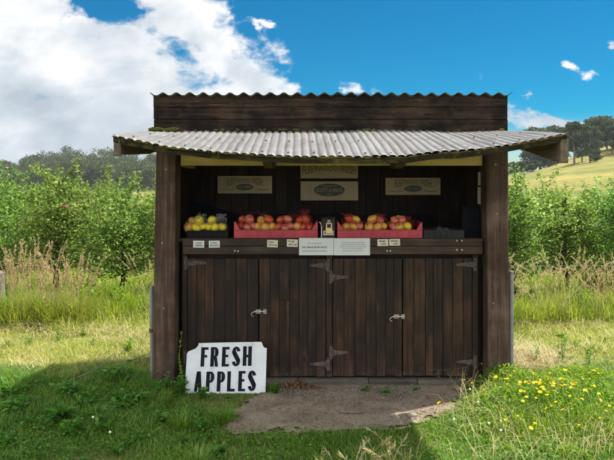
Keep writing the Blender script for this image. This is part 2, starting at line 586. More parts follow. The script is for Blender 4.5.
# clouds, laid out by direction round the horizon (heading and height), as far scenery
tc = wt.new('ShaderNodeTexCoord').outputs['Generated']
sep = wt.new('ShaderNodeSeparateXYZ')
wt.link(tc, sep.inputs[0])
dx, dy, dz = sep.outputs
m_ = wt.math
inv = m_('DIVIDE', 1.0, m_('MAXIMUM', m_('ABSOLUTE', dy), 0.08))
U = m_('MULTIPLY', dx, inv)
V = m_('MULTIPLY', dz, inv)
front = wt.new('ShaderNodeMapRange')
front.interpolation_type = 'SMOOTHSTEP'
wt.link(dy, front.inputs[0])
front.inputs[1].default_value = 0.1
front.inputs[2].default_value = 0.5
front = front.outputs[0]
vec = wt.new('ShaderNodeCombineXYZ')
wt.link(U, vec.inputs[0])
wt.put(vec.inputs[1], m_('MULTIPLY', V, 1.5))
cv = vec.outputs[0]
f1 = wt.noise(cv, 5.2, 9, 0.56, 0.35)
f2 = wt.noise(wt.mapping(cv, (1, 1, 1), (3.1, 1.7, 0.4)), 2.4, 7, 0.55, 0.2)
f3 = wt.noise(wt.mapping(cv, (1, 1, 1), (0.05, 0.085, 0.0)), 5.2, 9, 0.56, 0.35)
fine = wt.noise(cv, 16, 6, 0.6, 0.3)
# the big bank: everything left of and below a slanting edge
dist = m_('MULTIPLY', m_('ADD', m_('MULTIPLY', m_('ADD', U, 0.175), -0.56), m_('MULTIPLY', m_('SUBTRACT', V, 0.32), -0.83)), 6.5)


wn = wt.new('ShaderNodeTexNoise')
wt.link(cv, wn.inputs['Vector'])
wn.inputs['Scale'].default_value = 9.0
wn.inputs['Detail'].default_value = 6.0
wn.inputs['Roughness'].default_value = 0.62
ws_ = wt.new('ShaderNodeSeparateColor')
wt.link(wn.outputs['Color'], ws_.inputs[0])
U = m_('MULTIPLY_ADD', m_('SUBTRACT', ws_.outputs[0], 0.5), 0.16, U)
V = m_('MULTIPLY_ADD', m_('SUBTRACT', ws_.outputs[1], 0.5), 0.075, V)


def blob(u, v, ru, rv, amp, tilt=0.0):
    a = m_('SUBTRACT', U, u)
    b = m_('SUBTRACT', V, v)
    if tilt:
        b = m_('MULTIPLY_ADD', a, -tilt, b)
    a = m_('DIVIDE', a, ru)
    b = m_('DIVIDE', b, rv)
    r2 = m_('ADD', m_('MULTIPLY', a, a), m_('MULTIPLY', b, b))
    return m_('MULTIPLY', m_('EXPONENT', m_('MULTIPLY', r2, -1.0)), amp)


def uv(px, py):
    return (px - 320) / F, (188 - py) / F


bank = m_('MINIMUM', dist, 1.3)
low = m_('MULTIPLY_ADD', m_('SUBTRACT', V, 0.10), -9.0, -0.25)      # low haze of cloud along the horizon
low = m_('MINIMUM', low, 0.25)
bank = m_('MAXIMUM', bank, low)
bank = m_('SUBTRACT', bank, m_('MINIMUM', m_('MULTIPLY', m_('MAXIMUM', m_('ADD', U, 0.075), 0.0), 14.0), 1.4))
bank = m_('MAXIMUM', bank, -1.0)
for (px, py, rx, ry, amp, tl) in ((98, 6, 40, 12, -1.5, -0.1), (160, 36, 38, 6, -0.35, -0.2), (185, 14, 45, 15, 0.9, -0.3), (235, 55, 50, 16, 0.5, -0.5), (300, 20, 60, 20, -0.5, 0),
    (262, 80, 40, 10, 0.35, -0.35), (350, 86, 24, 9, 1.5, -0.1), (385, 92, 20, 6, 0.9, 0), (270, 19, 20, 7, 1.3, -0.2),
                                   (566, 66, 13, 6, 1.35, 0.1), (590, 71, 18, 5, 1.2, 0.15), (612, 46, 15, 9, 1.6, 0.2), (478, 76, 14, 6, 1.3, 0.6), (630, 100, 40, 8, 0.45, 0),
                                   (514, 118, 44, 15, 1.9, -0.22), (600, 128, 60, 10, 1.6, 0), (530, 98, 10, 6, 1.6, 0.5)):
    u, v = uv(px, py)
    bank = m_('ADD', bank, blob(u, v, rx / F, ry / F, amp * 1.0, tl))
dens_front = m_('ADD', bank, m_('MULTIPLY', m_('SUBTRACT', f1, 0.52), 3.4))
dens_front = m_('ADD', dens_front, m_('MULTIPLY', m_('SUBTRACT', fine, 0.5), 1.9))
# unseen broken cumulus beside and behind, added to fill the shaded front
pl = wt.new('ShaderNodeCombineXYZ')
izz = m_('DIVIDE', 1.0, m_('ADD', m_('MAXIMUM', dz, 0.0), 0.18))
wt.put(pl.inputs[0], m_('MULTIPLY', dx, izz))
wt.put(pl.inputs[1], m_('MULTIPLY', dy, izz))
g1 = wt.noise(pl.outputs[0], 1.1, 7, 0.55, 0.2)
dens_back = m_('MULTIPLY_ADD', m_('SUBTRACT', g1, 0.42), 5.0, 0.25)
dens = wt.new('ShaderNodeMix', data_type='FLOAT')
wt.link(front, dens.inputs[0])
wt.link(dens_back, dens.inputs[2])
wt.link(dens_front, dens.inputs[3])
dens = dens.outputs[0]
cover = wt.new('ShaderNodeMapRange')
cover.interpolation_type = 'SMOOTHSTEP'
wt.link(dens, cover.inputs[0])
cover.inputs[1].default_value = -0.05
cover.inputs[2].default_value = 0.6
cover = cover.outputs[0]
# thick cloud is greyer where its own bulk stands between it and the sun (up and to the right)
lit = m_('ADD', m_('MULTIPLY', m_('SUBTRACT', f1, f3), 2.2), m_('MULTIPLY', m_('SUBTRACT', f2, 0.5), 1.6))
thick = m_('MULTIPLY', m_('SUBTRACT', dens, 0.5), 0.30)
lit = m_('MULTIPLY_ADD', m_('SUBTRACT', fine, 0.5), 0.6, lit)
lit = m_('ADD', lit, m_('MULTIPLY', m_('SUBTRACT', V, 0.19), 2.2))
lit = m_('ADD', m_('SUBTRACT', lit, thick), 0.60, clamp=True)
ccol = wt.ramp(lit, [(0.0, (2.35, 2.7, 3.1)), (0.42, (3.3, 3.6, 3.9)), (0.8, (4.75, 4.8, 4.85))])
behind = wt.mix(front, (8.6, 8.7, 8.9), ccol)  # out-of-view cloud set brighter than the visible bank, as fill light
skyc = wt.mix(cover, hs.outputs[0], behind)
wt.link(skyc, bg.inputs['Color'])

scene.view_settings.view_transform = 'Standard'
scene.view_settings.look = 'None'
scene.view_settings.exposure = 0.85
scene.view_settings.gamma = 1.0
scene.view_settings.use_curve_mapping = False
scene.cycles.max_bounces = 8
scene.cycles.transparent_max_bounces = 8


# ------------------------------------------------------------------ ground
def sstep(a, b, x):
    t = np.clip((x - a) / (b - a), 0, 1)
    return t * t * (3 - 2 * t)


def terrain(x, y):
    x = np.asarray(x, float)
    y = np.asarray(y, float)
    yy = np.maximum(y, 1.0)
    a = x / yy
    e_r = np.clip(0.031 + (a - 0.33) * 0.2, 0, 0.09) * sstep(0.1, 0.3, a)
    run = np.clip(y - 25, 0, 150) * 1.13 - np.clip(y - 175, 0, 200) * 0.02
    run = run + np.clip(y - 150, 0, 95) * 1.5 * sstep(0.35, 0.46, a)
    z = e_r * np.maximum(run, 0)
    left = sstep(0.15, -0.1, a) * sstep(236, 345, y) * 11.0
    rim = sstep(380, 480, y) * 3.0 * (1 - sstep(0.1, 0.3, a))
    return z + left + rim + 0.10 * np.sin(x * 0.05) * sstep(30, 90, y)


def gz(x, y):
    return float(terrain(x, y))


def ground_mat():
    m, nt, p = material('verge_and_paddock_soil')
    pos = nt.new('ShaderNodeNewGeometry').outputs['Position']
    sp = nt.new('ShaderNodeSeparateXYZ')
    nt.link(pos, sp.inputs[0])
    n1 = nt.noise(pos, 2.0, 6, 0.6)
    n2 = nt.noise(pos, 35, 5, 0.7)
    nf = nt.noise(nt.mapping(pos, (1, 0.30, 1)), 0.07, 8, 0.70)
    nf2 = nt.noise(nt.mapping(pos, (1, 0.4, 1)), 0.7, 5, 0.7)
    near = nt.ramp(nt.math('ADD', nt.math('MULTIPLY', n1, 0.5), nt.math('MULTIPLY', n2, 0.5)),
                   [(0.35, (0.05, 0.06, 0.02)), (0.5, (0.11, 0.115, 0.04)), (0.66, (0.22, 0.18, 0.085))])
    k = nt.math('ADD', nt.math('MULTIPLY', nf, 0.65), nt.math('MULTIPLY', nf2, 0.35))
    far = nt.ramp(k, [(0.36, (0.085, 0.115, 0.028)), (0.45, (0.16, 0.165, 0.045)), (0.53, (0.25, 0.215, 0.065)), (0.64, (0.33, 0.255, 0.095))])
    fac = nt.math('MULTIPLY', nt.math('SUBTRACT', sp.outputs[1], 14.0), 0.06, clamp=True)
    nt.link(nt.mix(fac, near, far), p.inputs['Base Color'])
    p.inputs['Roughness'].default_value = 0.95
    p.inputs['Specular IOR Level'].default_value = 0.1
    nt.link(nt.bump(n2, 0.6, 0.02), p.inputs['Normal'])
    return m


def sheet_grid(xs, ys, zf):
    X, Y = np.meshgrid(xs, ys)
    Z = zf(X, Y)
    Vv = np.stack([X, Y, Z], -1).reshape(-1, 3)
    nx, ny = len(xs), len(ys)
    i = np.arange(nx - 1)[None, :] + np.arange(ny - 1)[:, None] * nx
    Q = np.stack([i, i + 1, i + 1 + nx, i + nx], -1).reshape(-1, 4)
    return Vv, Q


t = np.linspace(-1, 1, 161)
xs = np.sign(t) * (np.abs(t) * 12 + np.abs(t) ** 3.2 * 420)
t = np.linspace(0, 1, 200)
ys = -40 + t * 90 + t ** 3.5 * 430
Vg, Qg = sheet_grid(xs, ys, terrain)
ground = mesh_np('ground', Vg, Qg, mat=ground_mat(), smooth=True)
tag(ground, 'grassy roadside verge rising to a dry golden paddock', 'ground', kind='structure')

# the bare trodden dirt in front of the stand
DIRT = [W(x, y, 901.0 / (y - 188)) for x, y in ((222, 431), (236, 412), (262, 399), (284, 391), (284, 380), (486, 380), (484, 393), (462, 402), (455, 405), (440, 412), (424, 419), (402, 426), (372, 429), (330, 432), (290, 434), (250, 435))]
DIRT = [(p.x, p.y) for p in DIRT]


def in_poly(x, y, poly):
    x = np.asarray(x)
    y = np.asarray(y)
    c = np.zeros(x.shape, bool)
    n = len(poly)
    for i in range(n):
        x1, y1 = poly[i]
        x2, y2 = poly[(i + 1) % n]
        hit = ((y1 > y) != (y2 > y)) & (x < (x2 - x1) * (y - y1) / (y2 - y1 + 1e-12) + x1)
        c ^= hit
    return c


def poly_dist(x, y, poly):
    """signed distance to a polygon, negative inside"""
    x = np.asarray(x)
    y = np.asarray(y)
    d = np.full(x.shape, 1e9)
    n = len(poly)
    for i in range(n):
        ax, ay = poly[i]
        bx, by = poly[(i + 1) % n]
        ex, ey = bx - ax, by - ay
        tt = np.clip(((x - ax) * ex + (y - ay) * ey) / (ex * ex + ey * ey + 1e-12), 0, 1)
        d = np.minimum(d, np.hypot(x - ax - tt * ex, y - ay - tt * ey))
    return np.where(in_poly(x, y, poly), -d, d)


def dirt_mat():
    m, nt, p = material('trodden_grey_dirt')
    pos = nt.new('ShaderNodeNewGeometry').outputs['Position']
    n1 = nt.noise(pos, 5, 6, 0.62)
    n2 = nt.noise(pos, 70, 5, 0.75)
    k = nt.math('ADD', nt.math('MULTIPLY', n1, 0.55), nt.math('MULTIPLY', n2, 0.45))
    c = nt.ramp(k, [(0.30, (0.095, 0.075, 0.05)), (0.47, (0.21, 0.165, 0.118)), (0.56, (0.27, 0.218, 0.16)), (0.70, (0.38, 0.31, 0.235))])
    nt.link(c, p.inputs['Base Color'])
    p.inputs['Roughness'].default_value = 0.95
    p.inputs['Specular IOR Level'].default_value = 0.15
    nt.link(nt.bump(nt.math('ADD', n1, n2), 0.7, 0.012), p.inputs['Normal'])
    return m


def poly_sheet(name, poly, step, z, mat, wob):
    xs_ = np.arange(min(p[0] for p in poly) - 0.15, max(p[0] for p in poly) + 0.15, step)
    ys_ = np.arange(min(p[1] for p in poly) - 0.15, max(p[1] for p in poly) + 0.15, step)
    Vv, Q = sheet_grid(xs_, ys_, lambda a, b: np.full(a.shape, z))
    d = poly_dist(Vv[:, 0], Vv[:, 1], poly)
    nz = np.array([mnoise.noise((x * 6, y * 6, 1.3)) + 0.6 * mnoise.noise((x * 17, y * 17, 4.1)) + 0.18 * mnoise.noise((x * 45, y * 45, 2.1)) for x, y, _ in Vv])
    keep = (d + nz * wob) < 0.02
    bumps = np.array([mnoise.noise((x * 3, y * 3, 9.0)) for x, y, _ in Vv])
    Vv[:, 2] += 0.006 + 0.006 * bumps
    Q = Q[keep[Q].all(1)]
    used = np.unique(Q)
    re = np.zeros(len(Vv), int)
    re[used] = np.arange(len(used))
    return mesh_np(name, Vv[used], re[Q], mat=mat, smooth=True)


dirt = poly_sheet('dirt_path', DIRT, 0.011, 0.004, dirt_mat(), 0.12)
tag(dirt, 'bare grey trodden dirt in front of the cupboard doors', 'dirt path', kind='structure')


# ------------------------------------------------------------------ the stand
SX0, SX1 = -1.27, 1.44           # outer width of the stand
stand = empty('apple_stand', (0.085, 4.5, 0.0))
tag(stand, 'dark timber roadside apple stall with sagging corrugated iron awning and four cupboard doors', 'stall')

# posts
def post(bx0, bx1, tx0, tx1, zt):
    mb = MB()
    n = 10
    d0, d1 = 4.47, 4.64
    rings = []
    for i in range(n + 1):
        f = i / n
        j = 0.0025 * mnoise.noise((bx0 * 9, i * 0.7, 1.0))
        a, b = bx0 + (tx0 - bx0) * f + j, bx1 + (tx1 - bx1) * f - j
        z = zt * f - (0.05 if i == 0 else 0)
        c = 0.006
        rings.append([(a + c, d0, z), (b - c, d0, z), (b, d0 + c, z), (b, d1 - c, z), (b - c, d1, z), (a + c, d1, z), (a, d1 - c, z), (a, d0 + c, z)])
    vs = [p for r in rings for p in r]
    fs = []
    for i in range(n):
        for k in range(8):
            k2 = (k + 1) % 8
            fs.append((i * 8 + k, i * 8 + k2, (i + 1) * 8 + k2, (i + 1) * 8 + k))
    fs.append(tuple(n * 8 + k for k in range(8)))
    mb.add(vs, fs)
    o = mb.build('post', M['post'], stand)
    return o


pl_ = post(-1.285, -1.118, -1.254, -1.100, 1.86)
pr_ = post(1.288, 1.446, 1.270, 1.438, 1.86)
for (po, cx, zs) in ((pl_, -1.185, (0.62, 1.12, 1.68)), (pr_, 1.35, (0.66, 1.34, 1.72))):
    for z in zs:
        mb = MB()
        Mx = Matrix.Translation((cx + random.uniform(-0.03, 0.03), 4.472, z)) @ Matrix.Rotation(R(90), 4, 'X')
        mb.lathe([(0.0, 0.005), (0.006, 0.004), (0.0085, 0.0), (0.0085, -0.004)], 10, Mx)
        mb.build('bolt_head', M['galv'], po)

# upper fascia: three old boards, with ragged lower edges
for k, (y0, y1) in enumerate(((95.5, 107.1), (107.2, 119.4), (119.5, 131.5))):
    zt, zb = EYE + (188 - y0) * 4.5 / F, EYE + (188 - y1) * 4.5 / F
    mb = MB()
    n = 60
    x0, x1 = SX0 + random.uniform(-0.004, 0.006), SX1 - random.uniform(0, 0.012)
    top, bot = [], []
    for i in range(n + 1):
        x = x0 + (x1 - x0) * i / n
        top.append((x, zt - 0.002 + 0.0025 * mnoise.noise((x * 5, k, 0))))
        bot.append((x, zb + 0.004 * mnoise.noise((x * 7, k, 5.0)) + 0.002 * mnoise.noise((x * 31, k, 2))))
    yf = 4.472 + 0.006 * k
    vs, fs = [], []
    for i in range(n + 1):
        dyo = 0.003 * mnoise.noise((top[i][0] * 4, k, 8.0))
        vs += [(bot[i][0], yf + dyo, bot[i][1]), (top[i][0], yf + dyo, top[i][1]), (top[i][0], yf + 0.028, top[i][1]), (bot[i][0], yf + 0.028, bot[i][1])]
    for i in range(n):
        for q in range(4):
            q2 = (q + 1) % 4
            fs.append((i * 4 + q, (i + 1) * 4 + q, (i + 1) * 4 + q2, i * 4 + q2))
    fs += [(0, 1, 2, 3), (n * 4 + 3, n * 4 + 2, n * 4 + 1, n * 4)]
    mb.add(vs, fs)
    mb.build('fascia_board', M['fascia'], stand)

mb = MB()
mb.box(SX0 + 0.006, SX1 - 0.012, 4.502, 4.53, 1.985, 2.245)
mb.build('fascia_backing', M['fascia'], stand)
# side walls, back wall
for sx in (0, 1):
    mb = MB()
    z = 0.02
    while z < 2.2:
        h = 0.14
        x0 = (SX0 + 0.012) if sx == 0 else (SX1 - 0.036)
        j = random.uniform(0, 0.003)
        mb.box(x0 + j, x0 + 0.022 + j, 4.645, 5.50, z, min(z + h - 0.003, 2.2))
        z += h
    mb.build('side_wall', M['wallx'], stand)
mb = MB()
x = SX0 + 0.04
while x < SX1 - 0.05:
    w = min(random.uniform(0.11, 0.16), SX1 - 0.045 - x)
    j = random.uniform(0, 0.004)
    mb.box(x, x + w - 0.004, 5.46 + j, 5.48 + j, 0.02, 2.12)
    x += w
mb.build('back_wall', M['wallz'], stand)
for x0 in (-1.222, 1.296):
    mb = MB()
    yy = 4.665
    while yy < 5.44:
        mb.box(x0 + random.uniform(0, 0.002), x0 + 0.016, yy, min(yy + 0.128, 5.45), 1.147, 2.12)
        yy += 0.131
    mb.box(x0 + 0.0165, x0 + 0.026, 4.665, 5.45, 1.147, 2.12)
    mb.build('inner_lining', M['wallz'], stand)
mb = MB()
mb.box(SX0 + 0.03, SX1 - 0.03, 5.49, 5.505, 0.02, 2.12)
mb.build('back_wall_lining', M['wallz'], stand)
# lintel behind the awning, and the yellowed beam under it
mb = MB()
mb.box(-1.08, 1.256, 4.565, 4.60, 1.806, 2.16)
mb.build('lintel', M['fascia'], stand)
mb = MB()
mb.box(-1.078, 1.256, 4.52, 4.585, EYE + 22.5 * 4.52 / F, 1.80, 0.003)
mb.box(-1.203, -1.163, 4.645, 5.45, 1.72, 1.80, 0.003)
mb.build('yellow_beam', M['yellow'], stand)

# corrugated sheets
def corrugated(name, fn, ns, waves, nt_, mat, parent, amp=0.008, thick=0.0016, step=None, pan=1.0):
    n = waves * 12
    vs, fs = [], []
    for i in range(n + 1):
        s = i / n
        ph = 2 * math.pi * waves * s
        for j in range(nt_ + 1):
            tt = j / nt_
            p = fn(s, tt)
            off = amp * (1.0 - 2.0 * (0.5 - 0.5 * math.cos(ph)) ** pan) + (step(s) if step else 0)
            vs.append((p[0], p[1], p[2] + off))
    m = len(vs)
    vs += [(x, y, z - thick) for x, y, z in vs]
    k = nt_ + 1
    for i in range(n):
        for j in range(nt_):
            a = i * k + j
            fs.append((a, a + k, a + k + 1, a + 1))
            fs.append((m + a, m + a + 1, m + a + k + 1, m + a + k))
        for j in (0, nt_):
            a = i * k + j
            fs.append((a, m + a, m + a + k, a + k))
    for i in (0, n):
        for j in range(nt_):
            a = i * k + j
            fs.append((a, a + 1, m + a + 1, m + a))
    mb = MB()
    mb.add(vs, fs)
    return mb.build(name, mat, parent, smooth=True)


def eave_z(x, D=3.47):
    """height of the sagging front edge: held up at both ends, low in the middle"""
    u = min(1.0, abs((x - 0.085) / 1.36))
    zm, ze = EYE + 31.0 * 3.47 / F, EYE + 54.5 * 3.47 / F
    return zm + (ze - zm) * (0.75 * u ** 2.1 + 0.25 * u ** 4) + 0.004 * mnoise.noise((x * 3, 0.3, 0.2))


def roof_pt(s, t):
    xb = SX0 + (SX1 - SX0) * s
    xf = -1.228 + (1.471 + 1.228) * s
    x = xb + (xf - xb) * t
    zb = EYE + 56.5 * 4.46 / F
    zf = eave_z(xf)
    yf = 3.47 + 0.022 * mnoise.noise((round(s * 4.2) * 3.7, 0.5, 0.1))
    return (x, 4.46 + (yf - 4.46) * t, zb + (zf - zb) * t + 0.006 * mnoise.noise((x * 1.5, t * 2, 0)) + 0.006 * mnoise.noise((x * 5, t * 4, 7)))


roof = corrugated('awning_roof', roof_pt, 0, 52, 14, M['roof'], stand, pan=2.8, amp=0.0046, step=lambda s: 0.0 if s < 0.30 else (0.003 if s < 0.565 else (0.0075 if s < 0.8 else 0.002)))
# roofing nails: rows along the purlins
mb = MB()
mb.lathe([(0.0, 0.004), (0.006, 0.002), (0.0075, -0.004)], 7)
o = mb.build('roofing_nail', M['iron'])
nail_me = o.data
bpy.data.objects.remove(o)
for tt in (0.12, 0.52, 0.93):
    for w in range(2, 52, 3):
        p = roof_pt(w / 52.0, tt)
        inst('roofing_nail', nail_me, Vector((p[0], p[1], p[2] + 0.013)) - roof.parent.location, roof)
# eave battens that follow the sag (bent boards), and purlins
def bent(name, yc, half, drop0, drop1, tval, mat):
    vs, fs = [], []
    n = 90
    for i in range(n + 1):
        s = i / n
        p = roof_pt(s, tval)
        zt = p[2] - drop0
        zb = p[2] - drop1 + 0.003 * mnoise.noise((p[0] * 8, yc, 3))
        dy_ = 0.004 * mnoise.noise((p[0] * 5, yc, 6))
        vs += [(p[0], yc - half + dy_, zb), (p[0], yc - half + dy_, zt), (p[0], yc + half, zt), (p[0], yc + half, zb)]
    for i in range(n):
        for q in range(4):
            q2 = (q + 1) % 4
            fs.append((i * 4 + q, (i + 1) * 4 + q, (i + 1) * 4 + q2, i * 4 + q2))
    fs += [(0, 1, 2, 3), (n * 4 + 3, n * 4 + 2, n * 4 + 1, n * 4)]
    mb = MB()
    mb.add(vs, fs)
    return mb.build(name, mat, stand)


bent('eave_batten', 3.495, 0.016, 0.0095, 0.043, 0.975, M['batten'])
bent('eave_batten', 3.60, 0.020, 0.0115, 0.054, 0.87, M['batten'])
bent('purlin', 3.98, 0.022, 0.0115, 0.05, 0.49, M['rafter'])
bent('purlin', 4.36, 0.022, 0.0115, 0.05, 0.10, M['rafter'])
# moss and lichen along the front edge of the sheets
mb = MB()
for i in range(240):
    s_ = random.uniform(0.002, 0.998)
    p = roof_pt(s_, 0.992)
    bm = bmesh.new()
    bmesh.ops.create_icosphere(bm, subdivisions=1, radius=1.0)
    sc = random.uniform(0.003, 0.0075)
    for v in bm.verts:
        v.co *= 1 + 0.35 * mnoise.noise(v.co * 2.2 + Vector((i, 0, 0)))
    mb.bm(bm, Matrix.Translation((p[0], p[1] - 0.002, p[2] - 0.006)) @ Matrix.Diagonal((sc * random.uniform(1.5, 4), sc, sc * 0.9, 1)))
tag(mb.build('edge_moss', plain('olive_edge_moss', (0.11, 0.095, 0.025), 0.95, 0, 0.5, 60, 1.0, 0.05), stand, smooth=True), kind='stuff')
# rafter stubs under the beam
for px in (269.5, 398.5):
    x = (px - 320) * 4.28 / F
    mb = MB()
    mb.prism_x([(3.86, 1.762), (4.20, 1.694), (4.26, 1.682), (4.515, 1.690), (4.515, 1.885), (3.86, 1.79)], x - 0.032, x + 0.03)
    mb.build('rafter', M['rafter'], stand)
# outriggers at both ends
mb = MB()
mb.prism_x([(3.50, 1.692), (3.50, 1.826), (4.45, 1.93), (4.45, 1.84), (4.09, 1.806)], 1.425, 1.462)
mb.build('outrigger', M['rafter'], stand)
mb = MB()
mb.box(1.430, 1.478, 3.478, 3.50, 1.688, 1.832, 0.004)
mb.build('outrigger_cap', M['rafter'], stand)
mb = MB()
mb.prism_x([(3.50, 1.738), (3.50, 1.826), (4.45, 1.93), (4.45, 1.83), (4.05, 1.775)], -1.225, -1.188)
mb.build('outrigger', M['rafter'], stand)
mb = MB()
mb.box(-1.228, -1.186, 3.478, 3.50, 1.732, 1.832, 0.004)
mb.build('outrigger_cap', M['rafter'], stand)


# top roof, behind and over the fascia
def cap_pt(s, t):
    x = -1.295 + (1.462 + 1.295) * s
    return (x, 4.44 + 1.14 * t, EYE + 93.8 * 4.46 / F - 0.10 * t + 0.005 * mnoise.noise((x * 2, t, 3)))


corrugated('top_roof', cap_pt, 0, 27, 8, M['cap'], stand, amp=0.012)
mb = MB()
for x0, x1 in ((SX0 + 0.01, SX0 + 0.032), (SX1 - 0.034, SX1 - 0.012)):
    mb = MB()
    mb.prism_x([(4.535, 2.203), (5.49, 2.203), (5.49, 2.12), (4.535, 2.225)], x0, x1)
    mb.build('gable_board', M['wallx'], stand)
# moss lumps on the joint of the awning and the fascia
mb = MB()
for i in range(46):
    x = random.choice([random.uniform(-1.33, -1.10), random.uniform(-1.25, 1.4), random.uniform(-1.25, 1.4)])
    big = x < -1.1
    bm = bmesh.new()
    bmesh.ops.create_icosphere(bm, subdivisions=2, radius=1.0)
    sc = random.uniform(0.012, 0.03) if big else random.uniform(0.005, 0.013)
    for v in bm.verts:
        v.co *= 1 + 0.35 * mnoise.noise(v.co * 2.2 + Vector((i, 0, 0)))
    x = max(x, -1.262)
    mb.bm(bm, Matrix.Translation((x, random.uniform(4.425, 4.455), EYE + 56.5 * 4.46 / F + 0.010)) @ Matrix.Diagonal((sc * random.uniform(1, 2.2), sc, sc * 0.8, 1)))
mossm = plain('moss_clumps', (0.075, 0.075, 0.018), 0.95, 0, 0.5, 60, 1.0, 0.05)
tag(mb.build('moss', mossm, stand, smooth=True), kind='stuff')

# counter
mb = MB()
mb.box(-1.066, 1.262, 4.532, 4.556, 1.090, 1.150, 0.003)
mb.box(-1.066, 1.262, 4.535, 4.556, 1.026, 1.0875, 0.003)
mb.build('counter_front', M['counter'], stand)
mb = MB()
for k in range(6):
    mb.box(-1.225, 1.40, 4.648 + k * 0.135 if k else 4.558, 4.780 + k * 0.135 if k < 5 else 5.455, 1.122, 1.146)
mb.build('counter_top', M['counter'], stand)
for (x, z) in ((1.06, 1.132), (1.10, 1.132), (1.06, 1.06), (1.10, 1.06), (0.52, 1.052), (0.545, 1.052), (-0.66, 1.052), (-0.635, 1.05)):
    mb = MB()
    mb.lathe([(0.0, 0.004), (0.006, 0.003), (0.008, 0.0), (0.008, -0.004)], 9, Matrix.Translation((x, 4.534, z)) @ Matrix.Rotation(R(90), 4, 'X'))
    mb.build('screw_head', M['steel'], stand)
# framing round the doors
mb = MB()
mb.box(-1.078, -1.040, 4.574, 4.61, 0.064, 1.022, 0.002)
mb.build('door_stile', M['door'], stand)
mb = MB()
mb.box(0.050, 0.096, 4.574, 4.61, 0.064, 1.022, 0.002)
mb.build('door_stile', M['door'], stand)
mb = MB()
mb.box(1.194, 1.238, 4.574, 4.61, 0.064, 1.022, 0.002)
mb.build('door_stile', M['door'], stand)
mb = MB()
mb.box(-1.10, 1.28, 4.645, 4.66, 0.0, 1.12)
mb.build('cupboard_lining', M['wallz'], stand)
mb = MB()
xx = -1.09
for w in (0.5, 0.42, 0.55, 0.38, 0.515):
    mb.box(xx, xx + w - 0.004, 4.545 + random.uniform(-.004, .004), 4.62, -0.02, 0.05 + random.uniform(-0.004, 0.004), 0.004)
    xx += w
mb.build('sill', M['sill'], stand)

doors = []
for (x0, x1, np_, zb, zt) in ((-1.036, -0.4835, 7, 0.066, 0.990), (-0.476, 0.047, 7, 0.062, 0.988), (0.101, 0.6435, 7, 0.064, 0.990), (0.651, 1.1915, 7, 0.066, 0.992)):
    mb = MB()
    ws = [random.uniform(0.8, 1.2) for _ in range(np_)]
    sw = sum(ws)
    x = x0
    for w in ws:
        w = w / sw * (x1 - x0)
        j = random.uniform(0, 0.004)
        if random.random() < 0.06:
            zc = random.uniform(0.35, 0.8)
            mb.box(x + 0.001, x + w - 0.0014, 4.580 + j, 4.602, zb + random.uniform(0, 0.006), zc - 0.0012, 0.0018)
            mb.box(x + 0.001, x + w - 0.0014, 4.580 + j, 4.602, zc + 0.0012, zt - random.uniform(0, 0.004), 0.0018)
        else:
            mb.box(x + 0.001, x + w - 0.0014, 4.580 + j, 4.602, zb + random.uniform(0, 0.006), zt - random.uniform(0, 0.004), 0.0018)
        x += w
    mb.box(x0 + 0.03, x1 - 0.03, 4.604, 4.62, 0.14, 0.24)
    mb.box(x0 + 0.03, x1 - 0.03, 4.604, 4.62, 0.80, 0.90)
    doors.append(mb.build('door', M['door'], stand))


def t_hinge(door, xp, z, direction, length=0.15, tilt=0.0):
    """upright plate on the stile at xp, tapered strap pointing in DIRECTION on the door"""
    mb = MB()
    mb.box(xp - 0.013, xp + 0.013, 4.568, 4.574, z - 0.05, z + 0.05, 0.001)
    mb.tube([(xp + direction * 0.016, 4.569, z - 0.032), (xp + direction * 0.016, 4.569, z + 0.032)], 0.006, 8)
    d = direction
    a, b = xp + d * 0.018, xp + d * (0.018 + length)
    poly = [(a, z - 0.021), (b - d * 0.012, z - 0.009 + tilt), (b, z + tilt), (b - d * 0.012, z + 0.009 + tilt), (a, z + 0.021)]
    if d < 0:
        poly = poly[::-1]
    mb.prism(poly, 4.573, 4.5785)
    for f in (0.15, 0.5, 0.85):
        Mx = Matrix.Translation((a + (b - a) * f, 4.573, z + tilt * f)) @ Matrix.Rotation(R(90), 4, 'X')
        mb.lathe([(0.0, 0.003), (0.004, 0.002), (0.005, 0.0)], 7, Mx)
    for f in (-0.035, 0.035):
        mb.lathe([(0.0, 0.003), (0.004, 0.002), (0.005, 0.0)], 7, Matrix.Translation((xp, 4.568, z + f)) @ Matrix.Rotation(R(90), 4, 'X'))
    mb.build('hinge', M['iron'], door)


def zy(py, D=4.575):
    return EYE + (188 - py) * D / F


t_hinge(doors[0], -1.052, zy(263), 1, 0.15)
t_hinge(doors[0], -1.052, zy(357), 1, 0.15)
t_hinge(doors[1], 0.064, zy(265.5), -1, 0.13)
t_hinge(doors[1], 0.064, zy(364), -1, 0.13)
t_hinge(doors[2], 0.084, zy(277), 1, 0.12)
t_hinge(doors[2], 0.084, zy(352.5), 1, 0.125)
t_hinge(doors[3], 1.213, zy(264.5), -1, 0.135)
t_hinge(doors[3], 1.213, zy(362), -1, 0.14)


